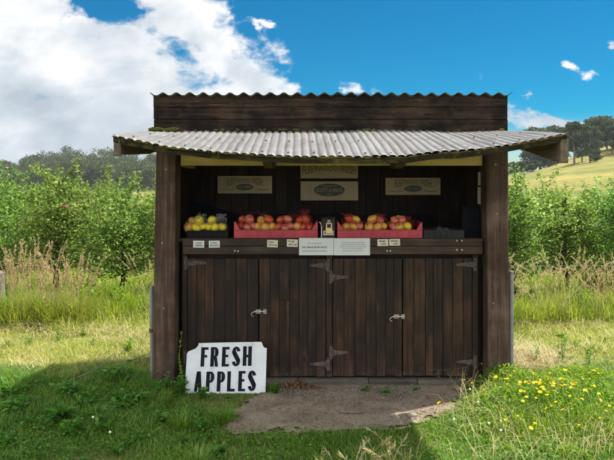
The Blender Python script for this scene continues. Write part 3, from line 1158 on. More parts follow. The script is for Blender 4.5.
def latch(door, x, z):
    mb = MB()
    mb.box(x - 0.05, x - 0.010, 4.573, 4.578, z - 0.016, z + 0.016, 0.001)
    mb.box(x + 0.008, x + 0.035, 4.573, 4.578, z - 0.018, z + 0.018, 0.001)
    mb.tube([(x - 0.062, 4.566, z + 0.002), (x + 0.03, 4.566, z + 0.002)], 0.006, 8)
    for q in (-0.038, -0.016, 0.02):
        mb.tube([(x + q - 0.004, 4.566, z + 0.002), (x + q + 0.004, 4.566, z + 0.002)], 0.0105, 8)
    pts = [(x - 0.06, 4.562, z), (x - 0.075, 4.556, z - 0.004), (x - 0.085, 4.556, z - 0.018), (x - 0.078, 4.556, z - 0.032), (x - 0.066, 4.558, z - 0.03)]
    mb.tube(pts, 0.0038, 6)
    mb.build('latch', M['steel'], door)


latch(doors[1], -0.452, zy(311.5))
latch(doors[2], 0.628, zy(316.5))


# ------------------------------------------------------------------ lettering
def text_mesh(s, width, height, bold=0.0, mat=None, name='lettering', parent=None, frame=None, warp=None, squeeze=True):
    """letters as a thin mesh centred on FRAME's origin (x right, z up, facing -y), fitted to width x height"""
    cu = bpy.data.curves.new('lettering_curve', 'FONT')
    cu.body = s
    cu.align_x = 'CENTER'
    cu.offset = bold
    cu.resolution_u = 3
    ob = bpy.data.objects.new('lettering_tmp', cu)
    COL.objects.link(ob)
    dg = bpy.context.evaluated_depsgraph_get()
    me = bpy.data.meshes.new_from_object(ob.evaluated_get(dg))
    bpy.data.objects.remove(ob)
    bpy.data.curves.remove(cu)
    co = np.zeros(len(me.vertices) * 3, np.float32)
    me.vertices.foreach_get('co', co)
    co = co.reshape(-1, 3)
    mn, mx = co.min(0), co.max(0)
    c = (mn + mx) / 2
    sx = width / (mx[0] - mn[0])
    sy = height / (mx[1] - mn[1])
    x = (co[:, 0] - c[0]) * sx
    z = (co[:, 1] - c[1]) * sy
    if warp:
        x, z = warp(x, z)
    off = frame.translation if frame is not None else Vector((0, 0, 0))
    P = np.stack([x, np.zeros_like(x), z], -1)
    if frame is not None:
        A = np.array(frame.to_3x3())
        P = P @ A.T + np.array(off)
    if parent is not None:
        P = P - np.array(parent_world(parent))
    me.vertices.foreach_set('co', P.astype(np.float32).ravel())
    me.update()
    me.name = name
    me.materials.clear()
    me.materials.append(mat)
    o = bpy.data.objects.new(name, me)
    COL.objects.link(o)
    o.parent = parent
    return o


def ellipse(cx, cz, rx, rz, y, n=40):
    return [(cx + rx * math.cos(2 * math.pi * k / n), cz + rz * math.sin(2 * math.pi * k / n)) for k in range(n)]


def board_sign(name, px0, px1, py0, py1, D, label, tilt=0.0):
    a, b = W(px0, py1, D), W(px1, py0, D)
    w, h = b.x - a.x, b.z - a.z
    cx, cz = (a.x + b.x) / 2, (a.z + b.z) / 2
    root = empty(name, (cx, D, a.z))
    tag(root, label, 'sign', 'orchard name boards on the back wall')
    mb = MB()
    mb.box(a.x, b.x, D, D + 0.012, a.z, b.z, 0.002)
    mb.build('panel', M['signcream'], root)
    return root, cx, cz, w, h


def fr(x, y, z, rz=0.0):
    return Matrix.Translation((x, y, z)) @ Matrix.Rotation(rz, 4, 'Y')


def archwarp(w, h, k):
    def f(x, z):
        u = x / (w / 2)
        q = 1 + k * u * u
        top = h / 2
        return x, top - (top - z) * q
    return f


DB = 5.43
for (px0, px1, py0, py1, lab) in ((217.5, 272, 176, 193.5, 'cream name board left of the tall centre boards, green oval with small words each side'),
                                  (385.5, 440.5, 177.8, 195, 'cream name board right of the tall centre boards, tilted slightly, green oval on it')):
    root, cx, cz, w, h = board_sign('name_board', px0, px1, py0, py1, DB, lab)
    text_mesh('FLEETWOOD FRESH', w * 0.66, h * 0.28, 0.012, M['signbrown'], 'lettering', root, fr(cx, DB - 0.003, cz + h * 0.25), archwarp(w * 0.66, h * 0.28, 0.75))
    mb = MB()
    mb.prism(ellipse(cx, cz - h * 0.13, w * 0.16, h * 0.19, 0), DB - 0.004, DB)
    ov = mb.build('oval', M['signgreen'], root)
    text_mesh('SCOTT & ERICA', w * 0.25, h * 0.11, 0.02, M['signpale'], 'lettering', ov, fr(cx, DB - 0.006, cz - h * 0.13))
    text_mesh('LOWER BAY', w * 0.28, h * 0.075, 0.02, M['signbrown'], 'lettering', root, fr(cx - w * 0.315, DB - 0.003, cz - h * 0.28))
    text_mesh('TASMANIA', w * 0.26, h * 0.075, 0.02, M['signbrown'], 'lettering', root, fr(cx + w * 0.32, DB - 0.003, cz - h * 0.28))
root, cx, cz, w, h = board_sign('name_board', 300.5, 358, 156, 178.3, DB, 'upper cream centre board with arched brown lettering, tucked up behind the yellow beam')
ht = EYE + (188 - 165.5) * DB / F
text_mesh('FLEETWOOD FRESH', w * 0.93, h * 0.22, 0.012, M['signbrown'], 'lettering', root, fr(cx, DB - 0.003, ht - h * 0.13), archwarp(w * 0.93, h * 0.22, 0.95))
root, cx, cz, w, h = board_sign('name_board', 300.5, 358.2, 181.3, 200.5, DB, 'lower cream centre board with a wide dark green oval and pale lettering')
mb = MB()
mb.prism(ellipse(cx, cz + h * 0.05, w * 0.265, h * 0.33, 0), DB - 0.004, DB)
ov = mb.build('oval', M['signgreen'], root)
text_mesh('SCOTT & ERICA', w * 0.46, h * 0.19, 0.015, M['signpale'], 'lettering', ov, fr(cx, DB - 0.006, cz + h * 0.04))
text_mesh('FRESH ORCHARD FRUIT', w * 0.27, h * 0.06, 0.015, M['signpale'], 'lettering', ov, fr(cx, DB - 0.006, cz + h * 0.25))
text_mesh('TASMANIA', w * 0.15, h * 0.06, 0.015, M['signpale'], 'lettering', ov, fr(cx, DB - 0.006, cz - h * 0.17))


# paper tags and notices on the counter front
def tag_paper(px0, px1, py0, py1, lines, mat, label, name='price_tag', cat='price tag', ink='ink', group='price tags on the counter edge', tilt=0.0):
    D = 4.530
    a, b = W(px0, py1, D), W(px1, py0, D)
    w, h = b.x - a.x, b.z - a.z
    cx, cz = (a.x + b.x) / 2, (a.z + b.z) / 2
    root = empty(name, (cx, D, a.z))
    tag(root, label, cat, group)
    mb = MB()
    mb.box(-w / 2, w / 2, 0, 0.0015, -h / 2, h / 2)
    Mx = Matrix.Translation((cx, D - 0.0005, cz)) @ Matrix.Rotation(tilt, 4, 'Y')
    mb.build('sheet', mat, root, matrix=Mx)
    for (s, fx, fz, fw, fh, ik) in lines:
        f = Mx @ Matrix.Translation((fx * w, -0.0015, fz * h))
        text_mesh(s, fw * w, fh * h, 0.02, M[ik], 'lettering', root, f)
    return root


tag_paper(193.2, 204.2, 240.7, 247.6, [('GOLDEN', 0, 0.17, 0.6, 0.22, 'ink'), ('PIPPIN', 0.02, -0.2, 0.66, 0.24, 'ink')], M['paper'], 'white price tag under the left bag of yellow apples', tilt=0.02)
tag_paper(208.8, 219.8, 240.7, 247.6, [('GOLDEN', -0.05, 0.17, 0.6, 0.22, 'ink'), ('DELICIOUS', 0, -0.2, 0.82, 0.24, 'ink')], M['paper'], 'white price tag under the right bag of yellow apples', tilt=-0.02)
tag_paper(267.2, 277.8, 240.0, 247.2, [('GALA', -0.1, 0.2, 0.55, 0.26, 'ink'), ('2KG $3', 0.02, -0.2, 0.8, 0.26, 'ink')], M['tagpaper'], 'cream price tag below the middle of the left red crate', tilt=0.03)
tag_paper(286.8, 297.8, 239.4, 246.8, [('FUJI', -0.08, 0.2, 0.5, 0.26, 'ink'), ('2KG $3', 0.04, -0.2, 0.8, 0.26, 'ink')], M['tagpaper'], 'cream price tag just left of the long white notice', tilt=0.04)
tag_paper(377.4, 388.2, 239.2, 246.0, [('PINK', -0.03, 0.2, 0.62, 0.26, 'ink'), ('LADY', 0.1, -0.2, 0.5, 0.26, 'ink')], M['tagpaper'], 'left one of the cream tag pair below the right red crate', tilt=-0.02)
tag_paper(389.2, 400.0, 239.0, 245.6, [('PINK', 0.0, 0.2, 0.7, 0.26, 'ink'), ('LADY', 0.12, -0.2, 0.5, 0.26, 'ink')], M['tagpaper'], 'right one of the cream tag pair below the right red crate', tilt=-0.02)
tag_paper(299, 333.5, 238.0, 255.2, [('HELP YOURSELF', -0.05, 0.19, 0.42, 0.07, 'greyink'), ('ALL BAGS $3.00 EACH', -0.05, -0.04, 0.72, 0.12, 'ink'), ('PLEASE PUT MONEY IN BOX', -0.05, -0.26, 0.72, 0.09, 'greyink')],
          M['paper'], 'left half of the white notice with three lines of bold print', 'paper_notice', 'notice', group='white notices on the counter edge')
rows = ['OUR APPLES ARE PICKED FRESH', 'FROM THIS ORCHARD EACH DAY', 'PLEASE TAKE WHAT YOU NEED AND', 'LEAVE THE RIGHT MONEY', 'IN THE BOX THANK YOU']
tag_paper(333.8, 370, 238.2, 255.3, [(r_, 0.03, 0.25 - i * 0.125, (0.66, 0.66, 0.74, 0.56, 0.58)[i], 0.06, 'greyink') for i, r_ in enumerate(rows)],
          M['paper'], 'right half of the white notice with five lines of pale grey print', 'paper_notice', 'notice', group='white notices on the counter edge')
# strips of paper on the right inner wall (a mesh facing the inside)
rt = empty('paper_strip', (1.294, 4.72, 1.41))
tag(rt, 'white paper strip pinned to the inner right wall beside the post', 'notice')
mb = MB()
mb.box(1.2935, 1.2950, 4.672, 4.80, 1.41, 1.545)
mb.build('sheet', M['paper'], rt)
mb = MB()
for k in range(5):
    mb.box(1.2925, 1.2935, 4.69, 4.78, 1.43 + k * 0.022, 1.437 + k * 0.022)
mb.build('print', M['greyink'], rt)
rt = empty('paper_strip', (1.294, 4.74, 1.56))
tag(rt, 'small cream paper above the white strip on the inner right wall', 'notice')
mb = MB()
mb.box(1.2935, 1.2950, 4.70, 4.79, 1.56, 1.67)
mb.build('sheet', M['tagpaper'], rt)


# ------------------------------------------------------------------ FRESH APPLES board
def stroke_letters():
    """block letters; coordinates of the enlarged photograph (x right, y down)"""
    L = []
    t = 22.5

    def rect(x0, x1, y0, y1):
        L.append([(x0, y1), (x1, y1), (x1, y0), (x0, y0)])

    def arc(cx, cy, rx, ry, a0, a1, th, n=14, thy=None):
        thy = thy or th
        for i in range(n):
            u0 = R(a0 + (a1 - a0) * i / n)
            u1 = R(a0 + (a1 - a0) * (i + 1) / n)
            L.append([(cx + rx * math.cos(u0), cy - ry * math.sin(u0)), (cx + rx * math.cos(u1), cy - ry * math.sin(u1)),
                      (cx + (rx - th) * math.cos(u1), cy - (ry - thy) * math.sin(u1)), (cx + (rx - th) * math.cos(u0), cy - (ry - thy) * math.sin(u0))])

    def F_(x, y0, y1, w):
        rect(x, x + t, y0, y1)
        rect(x + t, x + w, y0, y0 + 15)
        m = y0 + (y1 - y0) * 0.40
        rect(x + t, x + w - 6, m, m + 15)

    def E_(x, y0, y1, w):
        F_(x, y0, y1, w)
        rect(x + t, x + w, y1 - 15, y1)

    def P_(x, y0, y1, w):
        rect(x, x + t, y0, y1)
        h = (y1 - y0) * 0.55
        rect(x + t, x + w - 22, y0, y0 + 14)
        rect(x + t, x + w - 22, y0 + h - 14, y0 + h)
        arc(x + w - 22, y0 + h / 2, 22, h / 2, -90, 90, t, 12, 14)

    def R_(x, y0, y1, w):
        P_(x, y0, y1, w)
        h = (y1 - y0) * 0.55
        L.append([(x + w - 20, y1), (x + w, y1), (x + w - 8, y0 + h - 2), (x + w - 27, y0 + h - 2)])

    def S_(x, y0, y1, w):
        cx = x + w / 2
        r = w / 2
        h = (y1 - y0)
        ry = h * 0.28
        arc(cx, y0 + ry, r, ry, 10, 200, t, 14, 15)
        arc(cx, y1 - ry, r, ry, 190, 380, t, 14, 15)
        L.append([(x + 1, y0 + ry + 9), (x + w - t - 1, y1 - ry + 6), (x + w - 1, y1 - ry - 9), (x + t + 1, y0 + ry - 6)])

    def H_(x, y0, y1, w):
        rect(x, x + t, y0, y1)
        rect(x + w - t, x + w, y0, y1)
        m = (y0 + y1) / 2
        rect(x + t, x + w - t, m - 8, m + 8)

    def A_(x, y0, y1, w):
        cx = x + w / 2
        L.append([(x, y1), (x + 20, y1), (cx + 6, y0), (cx - 12, y0)])
        L.append([(x + w - 21, y1), (x + w, y1), (cx + 13, y0), (cx - 6, y0)])
        rect(x + 14, x + w - 14, y1 - 42, y1 - 29)

    F_(150, 87, 203, 45)
    R_(210, 86, 203, 49)
    E_(281, 85, 202, 45)
    S_(343, 83, 201, 52)
    H_(411, 81, 198, 55)
    A_(118, 231, 349, 48)
    P_(190, 232, 349, 50)
    P_(257, 231, 348, 49)
    rect(320, 341, 230, 348)
    rect(341, 368, 332, 348)
    E_(388, 228, 347, 43)
    S_(447, 226, 346, 50)
    return L


SC = 1 / 6.14 * 4.40 / F
def bz(p):
    return ((p[0] - 310) * SC, (352 - p[1]) * SC)


board_loc = Vector(((175 + 310 / 6.14 - 320) * 4.40 / F, 4.385, 0.010))
lean = Matrix.Translation(board_loc + Vector((0, 0, 0.0))) @ Matrix.Rotation(R(-16), 4, 'X')
fs_root = empty('apple_sign', board_loc)
tag(fs_root, 'white board with clipped corners and bold black FRESH APPLES lettering leaning on the left doors', 'sign')
outl = [(62, 362), (556, 362), (558, 92)]
for k in range(6):      # scooped right corner
    a = R(-90 - 0) + 0
    u = k / 5
    outl.append((558 - 30 * u ** 0.6 - 2, 92 - 30 * u ** 2 * 1.0 - 5 * u))
outl += [(516, 54), (300, 58), (131, 62), (130, 76), (112, 96), (90, 104), (68, 114), (62, 128)]
mb = MB()
mb.prism([bz(p) for p in outl], 0.0, 0.012)
mb.build('panel', M['whiteboard'], fs_root, matrix=lean)
mb = MB()
for q in stroke_letters():
    pts = [bz(p) for p in q]
    n = len(pts)
    mb.add([(x, -0.0018, z) for x, z in pts], [tuple(range(n))])
mb.build('lettering', M['navyink'], fs_root, matrix=lean)


# ------------------------------------------------------------------ crates, trays, apples
Z0 = 1.147
def crate(x0, x1, y0, y1, hf, he, mat, label, name='fruit_crate', cat='crate', group='red fruit crates on the counter'):
    cx = (x0 + x1) / 2
    root = empty(name, (cx, y0, Z0))
    tag(root, label, cat, group)
    mb = MB()
    mb.box(x0, x1, y0, y1, Z0, Z0 + 0.006)
    t = 0.007
    mb.build('floor_panel', mat, root)
    mb = MB()
    mb.box(x0 + 0.002, x1 - 0.002, y0, y0 + t, Z0 + 0.006, Z0 + hf)
    mb.box(x0, x1, y0 - 0.006, y0 + t + 0.002, Z0 + hf, Z0 + hf + 0.007, 0.002)
    n = 7
    for i in range(1, n):
        x = x0 + (x1 - x0) * i / n
        mb.box(x - 0.003, x + 0.003, y0 - 0.006, y0, Z0 + 0.004, Z0 + hf)
    mb.box(x0, x1, y0 - 0.005, y0, Z0 + 0.001, Z0 + 0.010)
    mb.build('front_panel', mat, root)
    mb = MB()
    mb.box(x0 + 0.002, x1 - 0.002, y1 - t, y1, Z0 + 0.006, Z0 + hf)
    mb.build('back_panel', mat, root)
    if he:
        for (a, b, s) in ((x0, x0 + t, 1), (x1 - t, x1, -1)):
            mb = MB()
            poly = [(y0 + 0.001, Z0 + 0.006), (y1 - 0.001, Z0 + 0.006), (y1 - 0.001, Z0 + he), (y0 + 0.001, Z0 + he)]
            mb.prism_x(poly, a, b)
            # corner gussets front and back
            for yy in (y0 + 0.0015, y1 - 0.007):
                xa = a if s > 0 else b
                pg = [(xa, Z0 + hf + 0.007), (xa + s * 0.045, Z0 + hf + 0.007), (xa + s * 0.014, Z0 + he + 0.004), (xa, Z0 + he + 0.004)]
                if s < 0:
                    pg = pg[::-1]
                mb.prism(pg, yy, yy + 0.0055)
            mb.box(min(a, b) - 0.003, max(a, b) + 0.003, y0, y1, Z0 + he, Z0 + he + 0.008, 0.002)
            mb.build('end_panel', mat, root)
    else:
        for (a, b) in ((x0, x0 + t), (x1 - t, x1)):
            mb = MB()
            mb.box(a, b, y0 + t, y1 - t, Z0 + 0.006, Z0 + hf + 0.006)
            mb.build('end_panel', mat, root)
    return root


crate(-0.676, -0.018, 4.60, 5.0, 0.058, 0.118, M['red_plastic'], 'red plastic crate left of the padlocked box, four net bags of apples in it')
crate(0.136, 0.805, 4.60, 5.0, 0.058, 0.115, M['red_plastic'], 'red plastic crate right of the padlocked box, three net bags of apples in it')
crate(-1.045, -0.722, 4.59, 4.90, 0.05, 0, M['black_plastic'], 'shallow black tray at the left end of the counter holding yellow apples', 'fruit_tray', 'tray', 'dark fruit trays on the counter')
crate(0.815, 1.135, 4.60, 4.98, 0.055, 0, M['grey_plastic'], 'shallow charcoal tray at the right end holding flattened empty net bags', 'fruit_tray', 'tray', 'dark fruit trays on the counter')

# apple mesh
prof = []
for k in range(13):
    a = math.pi * k / 12
    r = math.sin(a) ** 0.9
    z = math.cos(a) * 0.88
    if k == 0:
        r, z = 0.0, 0.62
    if k == 1:
        r, z = 0.26, 0.80
    if k == 2:
        r, z = 0.52, 0.84
    if k == 12:
        r, z = 0.0, -0.70
    if k == 11:
        r, z = 0.24, -0.82
    if k == 10:
        r = 0.50
    prof.append((r, z))
mb = MB()
mb.lathe([(r * 1.0, z) for r, z in prof], 20)
apple_me = {}
for nm in ('apple_red', 'apple_pink', 'apple_orange', 'apple_yellow'):
    o = mb.build('apple', M[nm], None, smooth=True)
    me = o.data
    bpy.data.objects.remove(o)
    bm = bmesh.new()
    bm.from_mesh(me)
    bmesh.ops.remove_doubles(bm, verts=bm.verts, dist=1e-5)
    bm.to_mesh(me)
    bm.free()
    apple_me[nm] = me
mb = MB()
mb.tube([(0, 0, 0.62), (0.04, 0.02, 0.85), (0.10, 0.04, 1.08)], [0.06, 0.045, 0.06], 6)
o = mb.build('stem', M['stem'])
stem_me = o.data
bpy.data.objects.remove(o)


def apple(x, y, z, r, kind, label, group):
    o = inst('apple', apple_me[kind], (x, y, z), None, (random.uniform(-0.9, 0.9), random.uniform(-0.7, 0.7), random.uniform(0, 6.28)), (r * random.uniform(0.92, 1.06), r * random.uniform(0.92, 1.06), r * random.uniform(0.82, 1.04)))
    tag(o, label, 'apple', group)
    s = inst('stem', stem_me, (0, 0, 0), o)


def net_bag(cx, cy, r, top, mat, label, kinds, alabel, group, n_front=3, lean=0.0, seedv=0, apples=None):
    rs = random.Random(seedv)
    ar = 0.0395
    zf = Z0 + 0.03
    spots = []
    for (dx_, dy_, dz_) in ((-0.062, -0.052, 0.052), (0.004, -0.064, 0.048), (0.064, -0.048, 0.054), (-0.036, -0.02, 0.104), (0.034, -0.028, 0.106), (-0.06, 0.045, 0.055), (0.055, 0.05, 0.055), (0.0, 0.03, 0.11), (0.0, 0.02, 0.035)):
        spots.append((cx + dx_ * r + rs.uniform(-0.006, 0.006), cy + dy_ * r + rs.uniform(-0.005, 0.005), zf + dz_ + rs.uniform(-0.004, 0.004)))
    if apples:
        spots = spots[:apples]
    for i, s in enumerate(spots):
        apple(s[0], s[1], s[2], ar * rs.uniform(0.86, 1.10), rs.choice(kinds), alabel, group)
    # the net: rings of a bag drawn in to a tie, leaning over
    root = empty('net_bag', (cx, cy, Z0 + 0.008))
    tag(root, label, 'net bag', 'net bags of apples on the counter')
    rings = [(0.075, 0.002), (0.106, 0.03), (0.112, 0.075), (0.102, 0.12), (0.086, 0.148), (0.058, 0.163), (0.026, 0.172), (0.013, 0.178), (0.034, 0.188), (0.060, 0.186 + top)]
    nseg, verts = 24, []
    for i, (rr, z_) in enumerate(rings):
        f = max(0, z_ - 0.12)
        for k in range(nseg):
            a = 2 * math.pi * k / nseg
            crump = 0.0 if i < 6 else 0.016 * mnoise.noise((math.cos(a) * 3 + seedv * 2, math.sin(a) * 3, i * 0.5)) * (1 if i < 8 else 2.2)
            z = z_ + crump
            w = 1 + 0.10 * math.sin(3 * a + seedv) * min(1, i / 4) + 0.08 * mnoise.noise((math.cos(a) * 2 + seedv, math.sin(a) * 2, i))
            verts.append(Vector((cx + lean * f * 1.3 + rr * w * r * math.cos(a), cy + rr * w * 0.95 * r * math.sin(a) + f * 0.3, Z0 + 0.012 + z * (1 - 0.25 * abs(lean)))))
    # finer rows between the rings
    fine = []
    sub = 4
    for i in range(len(rings) - 1):
        for q in range(sub):
            u = q / sub
            for k in range(nseg):
                fine.append(verts[i * nseg + k].lerp(verts[(i + 1) * nseg + k], u))
    rows_ = (len(rings) - 1) * sub
    mbn = MB()
    fs = []
    for i in range(rows_ - 1):
        for k in range(nseg):
            k2 = (k + 1) % nseg
            # diamonds
            if (i + k) % 2 == 0:
                fs.append((i * nseg + k, i * nseg + k2, (i + 1) * nseg + k2, (i + 1) * nseg + k))
            else:
                fs.append((i * nseg + k, i * nseg + k2, (i + 1) * nseg + k2, (i + 1) * nseg + k))
    mbn.add(fine, fs)
    o = mbn.build('netting', mat, root)
    wf = o.modifiers.new('strings', 'WIREFRAME')
    wf.thickness = 0.0018
    wf.use_even_offset = False
    i = 7
    c = sum((verts[i * nseg + k] for k in range(nseg)), Vector()) / nseg
    mb2 = MB()
    mb2.tube([c + Vector((0.014 * r * math.cos(a), 0.014 * r * math.sin(a), 0)) for a in [2 * math.pi * k / 10 for k in range(11)]], 0.003, 6)
    mb2.build('tie', M['steel'], root)


DARKMIX = ['apple_red', 'apple_pink', 'apple_pink', 'apple_red']
for i, (px, kinds, mat, ln, words_) in enumerate(((247, ['apple_red', 'apple_pink'], M['dark_net'], 0.3, 'leftmost'), (265.5, ['apple_orange', 'apple_red', 'apple_orange'], M['dark_net'], -0.3, 'second from left'),
                                           (284.5, ['apple_pink', 'apple_pink', 'apple_red'], M['dark_net'], 0.7, 'third from left'), (303.5, ['apple_red', 'apple_red', 'apple_orange'], M['red_net'], 0.1, 'rightmost'))):
    x = (px - 320) * 4.74 / F
    net_bag(x, 4.735, 0.80, 0.02, mat, f'{words_} of the four net bags in the left red crate',
            kinds, f'apple in the {words_} net bag of the left red crate', f'apples in the {words_} bag of the left red crate', lean=ln, seedv=20 + i)
for i, (px, kinds, mat, ln, words_) in enumerate(((352.5, ['apple_pink', 'apple_orange', 'apple_red'], M['red_net'], -0.5, 'leftmost'), (375.5, ['apple_orange', 'apple_pink', 'apple_yellow'], M['red_net'], 0.5, 'middle'),
                                           (398.5, ['apple_orange', 'apple_pink', 'apple_yellow'], M['red_net'], 0.9, 'rightmost'))):
    x = (px - 320) * 4.74 / F
    net_bag(x, 4.735, 0.86, 0.01 - 0.02 * i, mat, f'{words_} of the three net bags in the right red crate',
            kinds, f'apple in the {words_} net bag of the right red crate', f'apples in the {words_} bag of the right red crate', lean=ln, seedv=40 + i)
for i, (px, kinds, words_) in enumerate(((196.5, ['apple_yellow', 'apple_orange', 'apple_yellow'], 'left'), (216.5, ['apple_yellow'], 'right'))):
    x = (px - 320) * 4.70 / F
    net_bag(x, 4.70, 0.82, -0.01, M['clear_net'], f'{words_} net bag of yellow apples in the black tray', kinds,
            f'yellow apple in the {words_} bag of the black tray', f'apples in the {words_} bag of the black tray', lean=0.5, seedv=60 + i, apples=5 if i == 0 else 4)

# flattened net bags in the right tray
for i, (x, y, mat, lab) in enumerate(((0.90, 4.76, M['dark_net'], 'flattened dark empty net bag at the left of the charcoal tray'), (0.99, 4.80, M['clear_net'], 'flattened grey empty net bag in the middle of the charcoal tray'), (1.065, 4.78, M['dark_net'], 'flattened dark empty net bag at the right of the charcoal tray'))):
    mb = MB()
    n = 26
    vs, fs = [], []
    for a in range(n + 1):
        for b in range(n + 1):
            u, v = a / n - 0.5, b / n - 0.5
            z = Z0 + 0.045 + 0.03 * mnoise.noise((u * 5 + i * 7, v * 5, 0.3)) + 0.02 * mnoise.noise((u * 13, v * 13, i))
            vs.append((x + u * 0.10 + 0.02 * mnoise.noise((v * 4, u, i)), y + v * 0.26 + 0.02 * mnoise.noise((u * 4, v, i + 3)), z))
    for a in range(n):
        for b in range(n):
            q = a * (n + 1) + b
            fs.append((q, q + 1, q + n + 2, q + n + 1))
    mb.add(vs, fs)
    o = mb.build('empty_net_bag', mat, None, origin=(x, y, Z0 + 0.01))
    wf = o.modifiers.new('strings', 'WIREFRAME')
    wf.thickness = 0.0024
    tag(o, lab, 'net bag', 'empty net bags in the charcoal tray')

# navy sheet leaning at the right end; navy liner along the back
mb = MB()
mb.prism([(1.14, Z0), (1.285, Z0), (1.285, Z0 + 0.22), (1.145, Z0 + 0.248)], 4.70, 4.712)
tag(mb.build('plastic_sheet', M['navy'], None, origin=(1.21, 4.70, Z0)), 'dark navy plastic sheet standing on the counter against the right post', 'sheet')
mb = MB()
vs, fs = [], []
for i in range(31):
    x = -1.2 + 2.2 * i / 30
    h = 0.15 + 0.02 * mnoise.noise((x * 4, 0, 0)) + (0.14 * max(0, (-0.78 - x) / 0.42))
    y = 5.36 + 0.02 * mnoise.noise((x * 6, 1, 0))
    vs += [(x, y, Z0 + 0.001), (x, y + 0.03, Z0 + h), (x, y + 0.034, Z0 + h), (x, y + 0.006, Z0 + 0.001)]
for i in range(30):
    for q in range(4):
        q2 = (q + 1) % 4
        fs.append((i * 4 + q, i * 4 + 4 + q, i * 4 + 4 + q2, i * 4 + q2))
mb.add(vs, fs)
tag(mb.build('plastic_liner', M['navy'], None, origin=(0, 5.36, Z0)), 'low dark navy plastic liner standing along the back of the counter', 'sheet')

# honesty box with padlock
hb = empty('honesty_box', ((328 - 320) * 4.62 / F, 4.60, Z0))
tag(hb, 'small dark brown wooden money box between the two red crates', 'money box')
bx0, bx1 = (321.5 - 320) * 4.6 / F, (335 - 320) * 4.6 / F
mb = MB()
mb.box(bx0, bx1, 4.60, 4.75, Z0, Z0 + 0.152, 0.003)
mb.build('body', wood('honesty_box_wood', (0.02, 0.012, 0.008), (0.05, 0.028, 0.018), (0.09, 0.05, 0.03), 'z', 0.6), hb)
mb = MB()
mb.box(bx0 - 0.004, bx1 + 0.004, 4.594, 4.756, Z0 + 0.152, Z0 + 0.162, 0.002)
mb.build('lid', M['door'], hb)
mb = MB()
mb.box(bx0 + 0.012, bx1 - 0.01, 4.597, 4.5995, Z0 + 0.022, Z0 + 0.058)
lbp = mb.build('label', M['paper'], hb)
text_mesh('MONEY BOX', 0.06, 0.012, 0.02, M['ink'], 'lettering', lbp, fr((bx0 + bx1) / 2, 4.5962, Z0 + 0.04))
px_ = (329 - 320) * 4.58 / F
mb = MB()
mb.box(px_ - 0.012, px_ + 0.012, 4.588, 4.600, Z0 + 0.108, Z0 + 0.142, 0.002)
mb.build('hasp', M['steel'], hb)
pk = empty('padlock', (px_, 4.575, Z0 + 0.045))
tag(pk, 'pale brass padlock with steel shackle on the front of the money box', 'padlock')
mb = MB()
mb.box(px_ - 0.027, px_ + 0.027, 4.565, 4.587, Z0 + 0.036, Z0 + 0.084, 0.004)
mb.build('lock_body', M['brass'], pk)
mb = MB()
pts = [(px_ - 0.019, 4.576, Z0 + 0.08)]
for k in range(13):
    a = math.pi - math.pi * k / 12
    pts.append((px_ + 0.019 * math.cos(a), 4.576, Z0 + 0.108 + 0.019 * math.sin(a)))
pts.append((px_ + 0.019, 4.576, Z0 + 0.08))
mb.tube(pts, 0.0045, 8)
mb.build('shackle', M['shackle'], pk)
mb = MB()
x_ = (320.5 - 320) * 4.58 / F
mb.tube([(x_ - 0.008, 4.585, Z0 + 0.125), (x_ + 0.002, 4.583, Z0 + 0.118), (x_ + 0.008, 4.582, Z0 + 0.09), (x_ + 0.008, 4.582, Z0 + 0.04), (x_ + 0.007, 4.582, Z0 + 0.002)], 0.004, 8)
tag(mb.build('white_string', M['white_wire'], None, origin=(x_, 4.585, Z0)), 'short white string hanging beside the left edge of the money box', 'string')


# ------------------------------------------------------------------ steel posts and wire
def steel_post(px_t, py_t, px_b, D, r, label):
    p = W(px_t, py_t, D)
    xb = (px_b - 320) * D / F
    root = empty('steel_post', (xb, D, 0))
    tag(root, label, 'post', 'steel posts beside the stand')
    mb = MB()
    n = 8
    mb.tube([(xb + (p.x - xb) * i / n, D, -0.1 + (p.z + 0.1) * i / n) for i in range(n + 1)], r, 12)
    mb.build('pipe', M['galv'], root, smooth=False)
    return root, p


rt, p = steel_post(151.6, 286, 152.6, 4.56, 0.0165, 'rusty grey pipe post leaning against the left side of the stand')
mb = MB()
mb.tube([(p.x - 0.0, 4.56, p.z - 0.36), (p.x - 0.0, 4.56, p.z - 0.33)], 0.020, 12)
mb.build('collar', M['iron'], rt)
rt, p = steel_post(511.2, 271, 511.2, 4.58, 0.019, 'grey galvanised pipe post beside the right side of the stand')
mb = MB()
mb.tube([(p.x, 4.56, p.z - 0.02), (p.x - 0.02, 4.555, p.z + 0.0), (p.x - 0.012, 4.55, p.z + 0.035), (p.x + 0.015, 4.555, p.z + 0.05), (p.x + 0.03, 4.56, p.z + 0.02), (p.x + 0.012, 4.555, p.z - 0.03)], 0.0028, 6)
mb.build('wire_tie', M['iron'], rt)
mb = MB()
xw = (508.3 - 320) * 4.70 / F
mb.tube([(xw, 4.70, -0.05), (xw + 0.003, 4.70, 0.95)], 0.008, 8)
tag(mb.build('thin_rod', M['iron'], None, origin=(xw, 4.70, 0)), 'thin dark rod between the right post of the stand and the pipe post', 'rod')
# wire fence behind: one strand on small stakes
fc = empty('wire_fence', (3.2, 7.0, 0))
tag(fc, 'single thin grey fence wire on thin stakes in the long grass on the right', 'fence')
mb = MB()
mb.tube([(1.6, 7.0, 0.62), (2.4, 7.0, 0.605), (3.4, 7.0, 0.61), (4.4, 7.0, 0.60), (5.6, 7.0, 0.62)], 0.0019, 6)
mb.build('wire', M['galv'], fc)
for x in (1.6, 5.6):
    mb = MB()
    mb.tube([(x, 7.0, -0.1), (x, 7.0, 0.8)], 0.02, 8)
    mb.build('stake', M['galv'], fc)
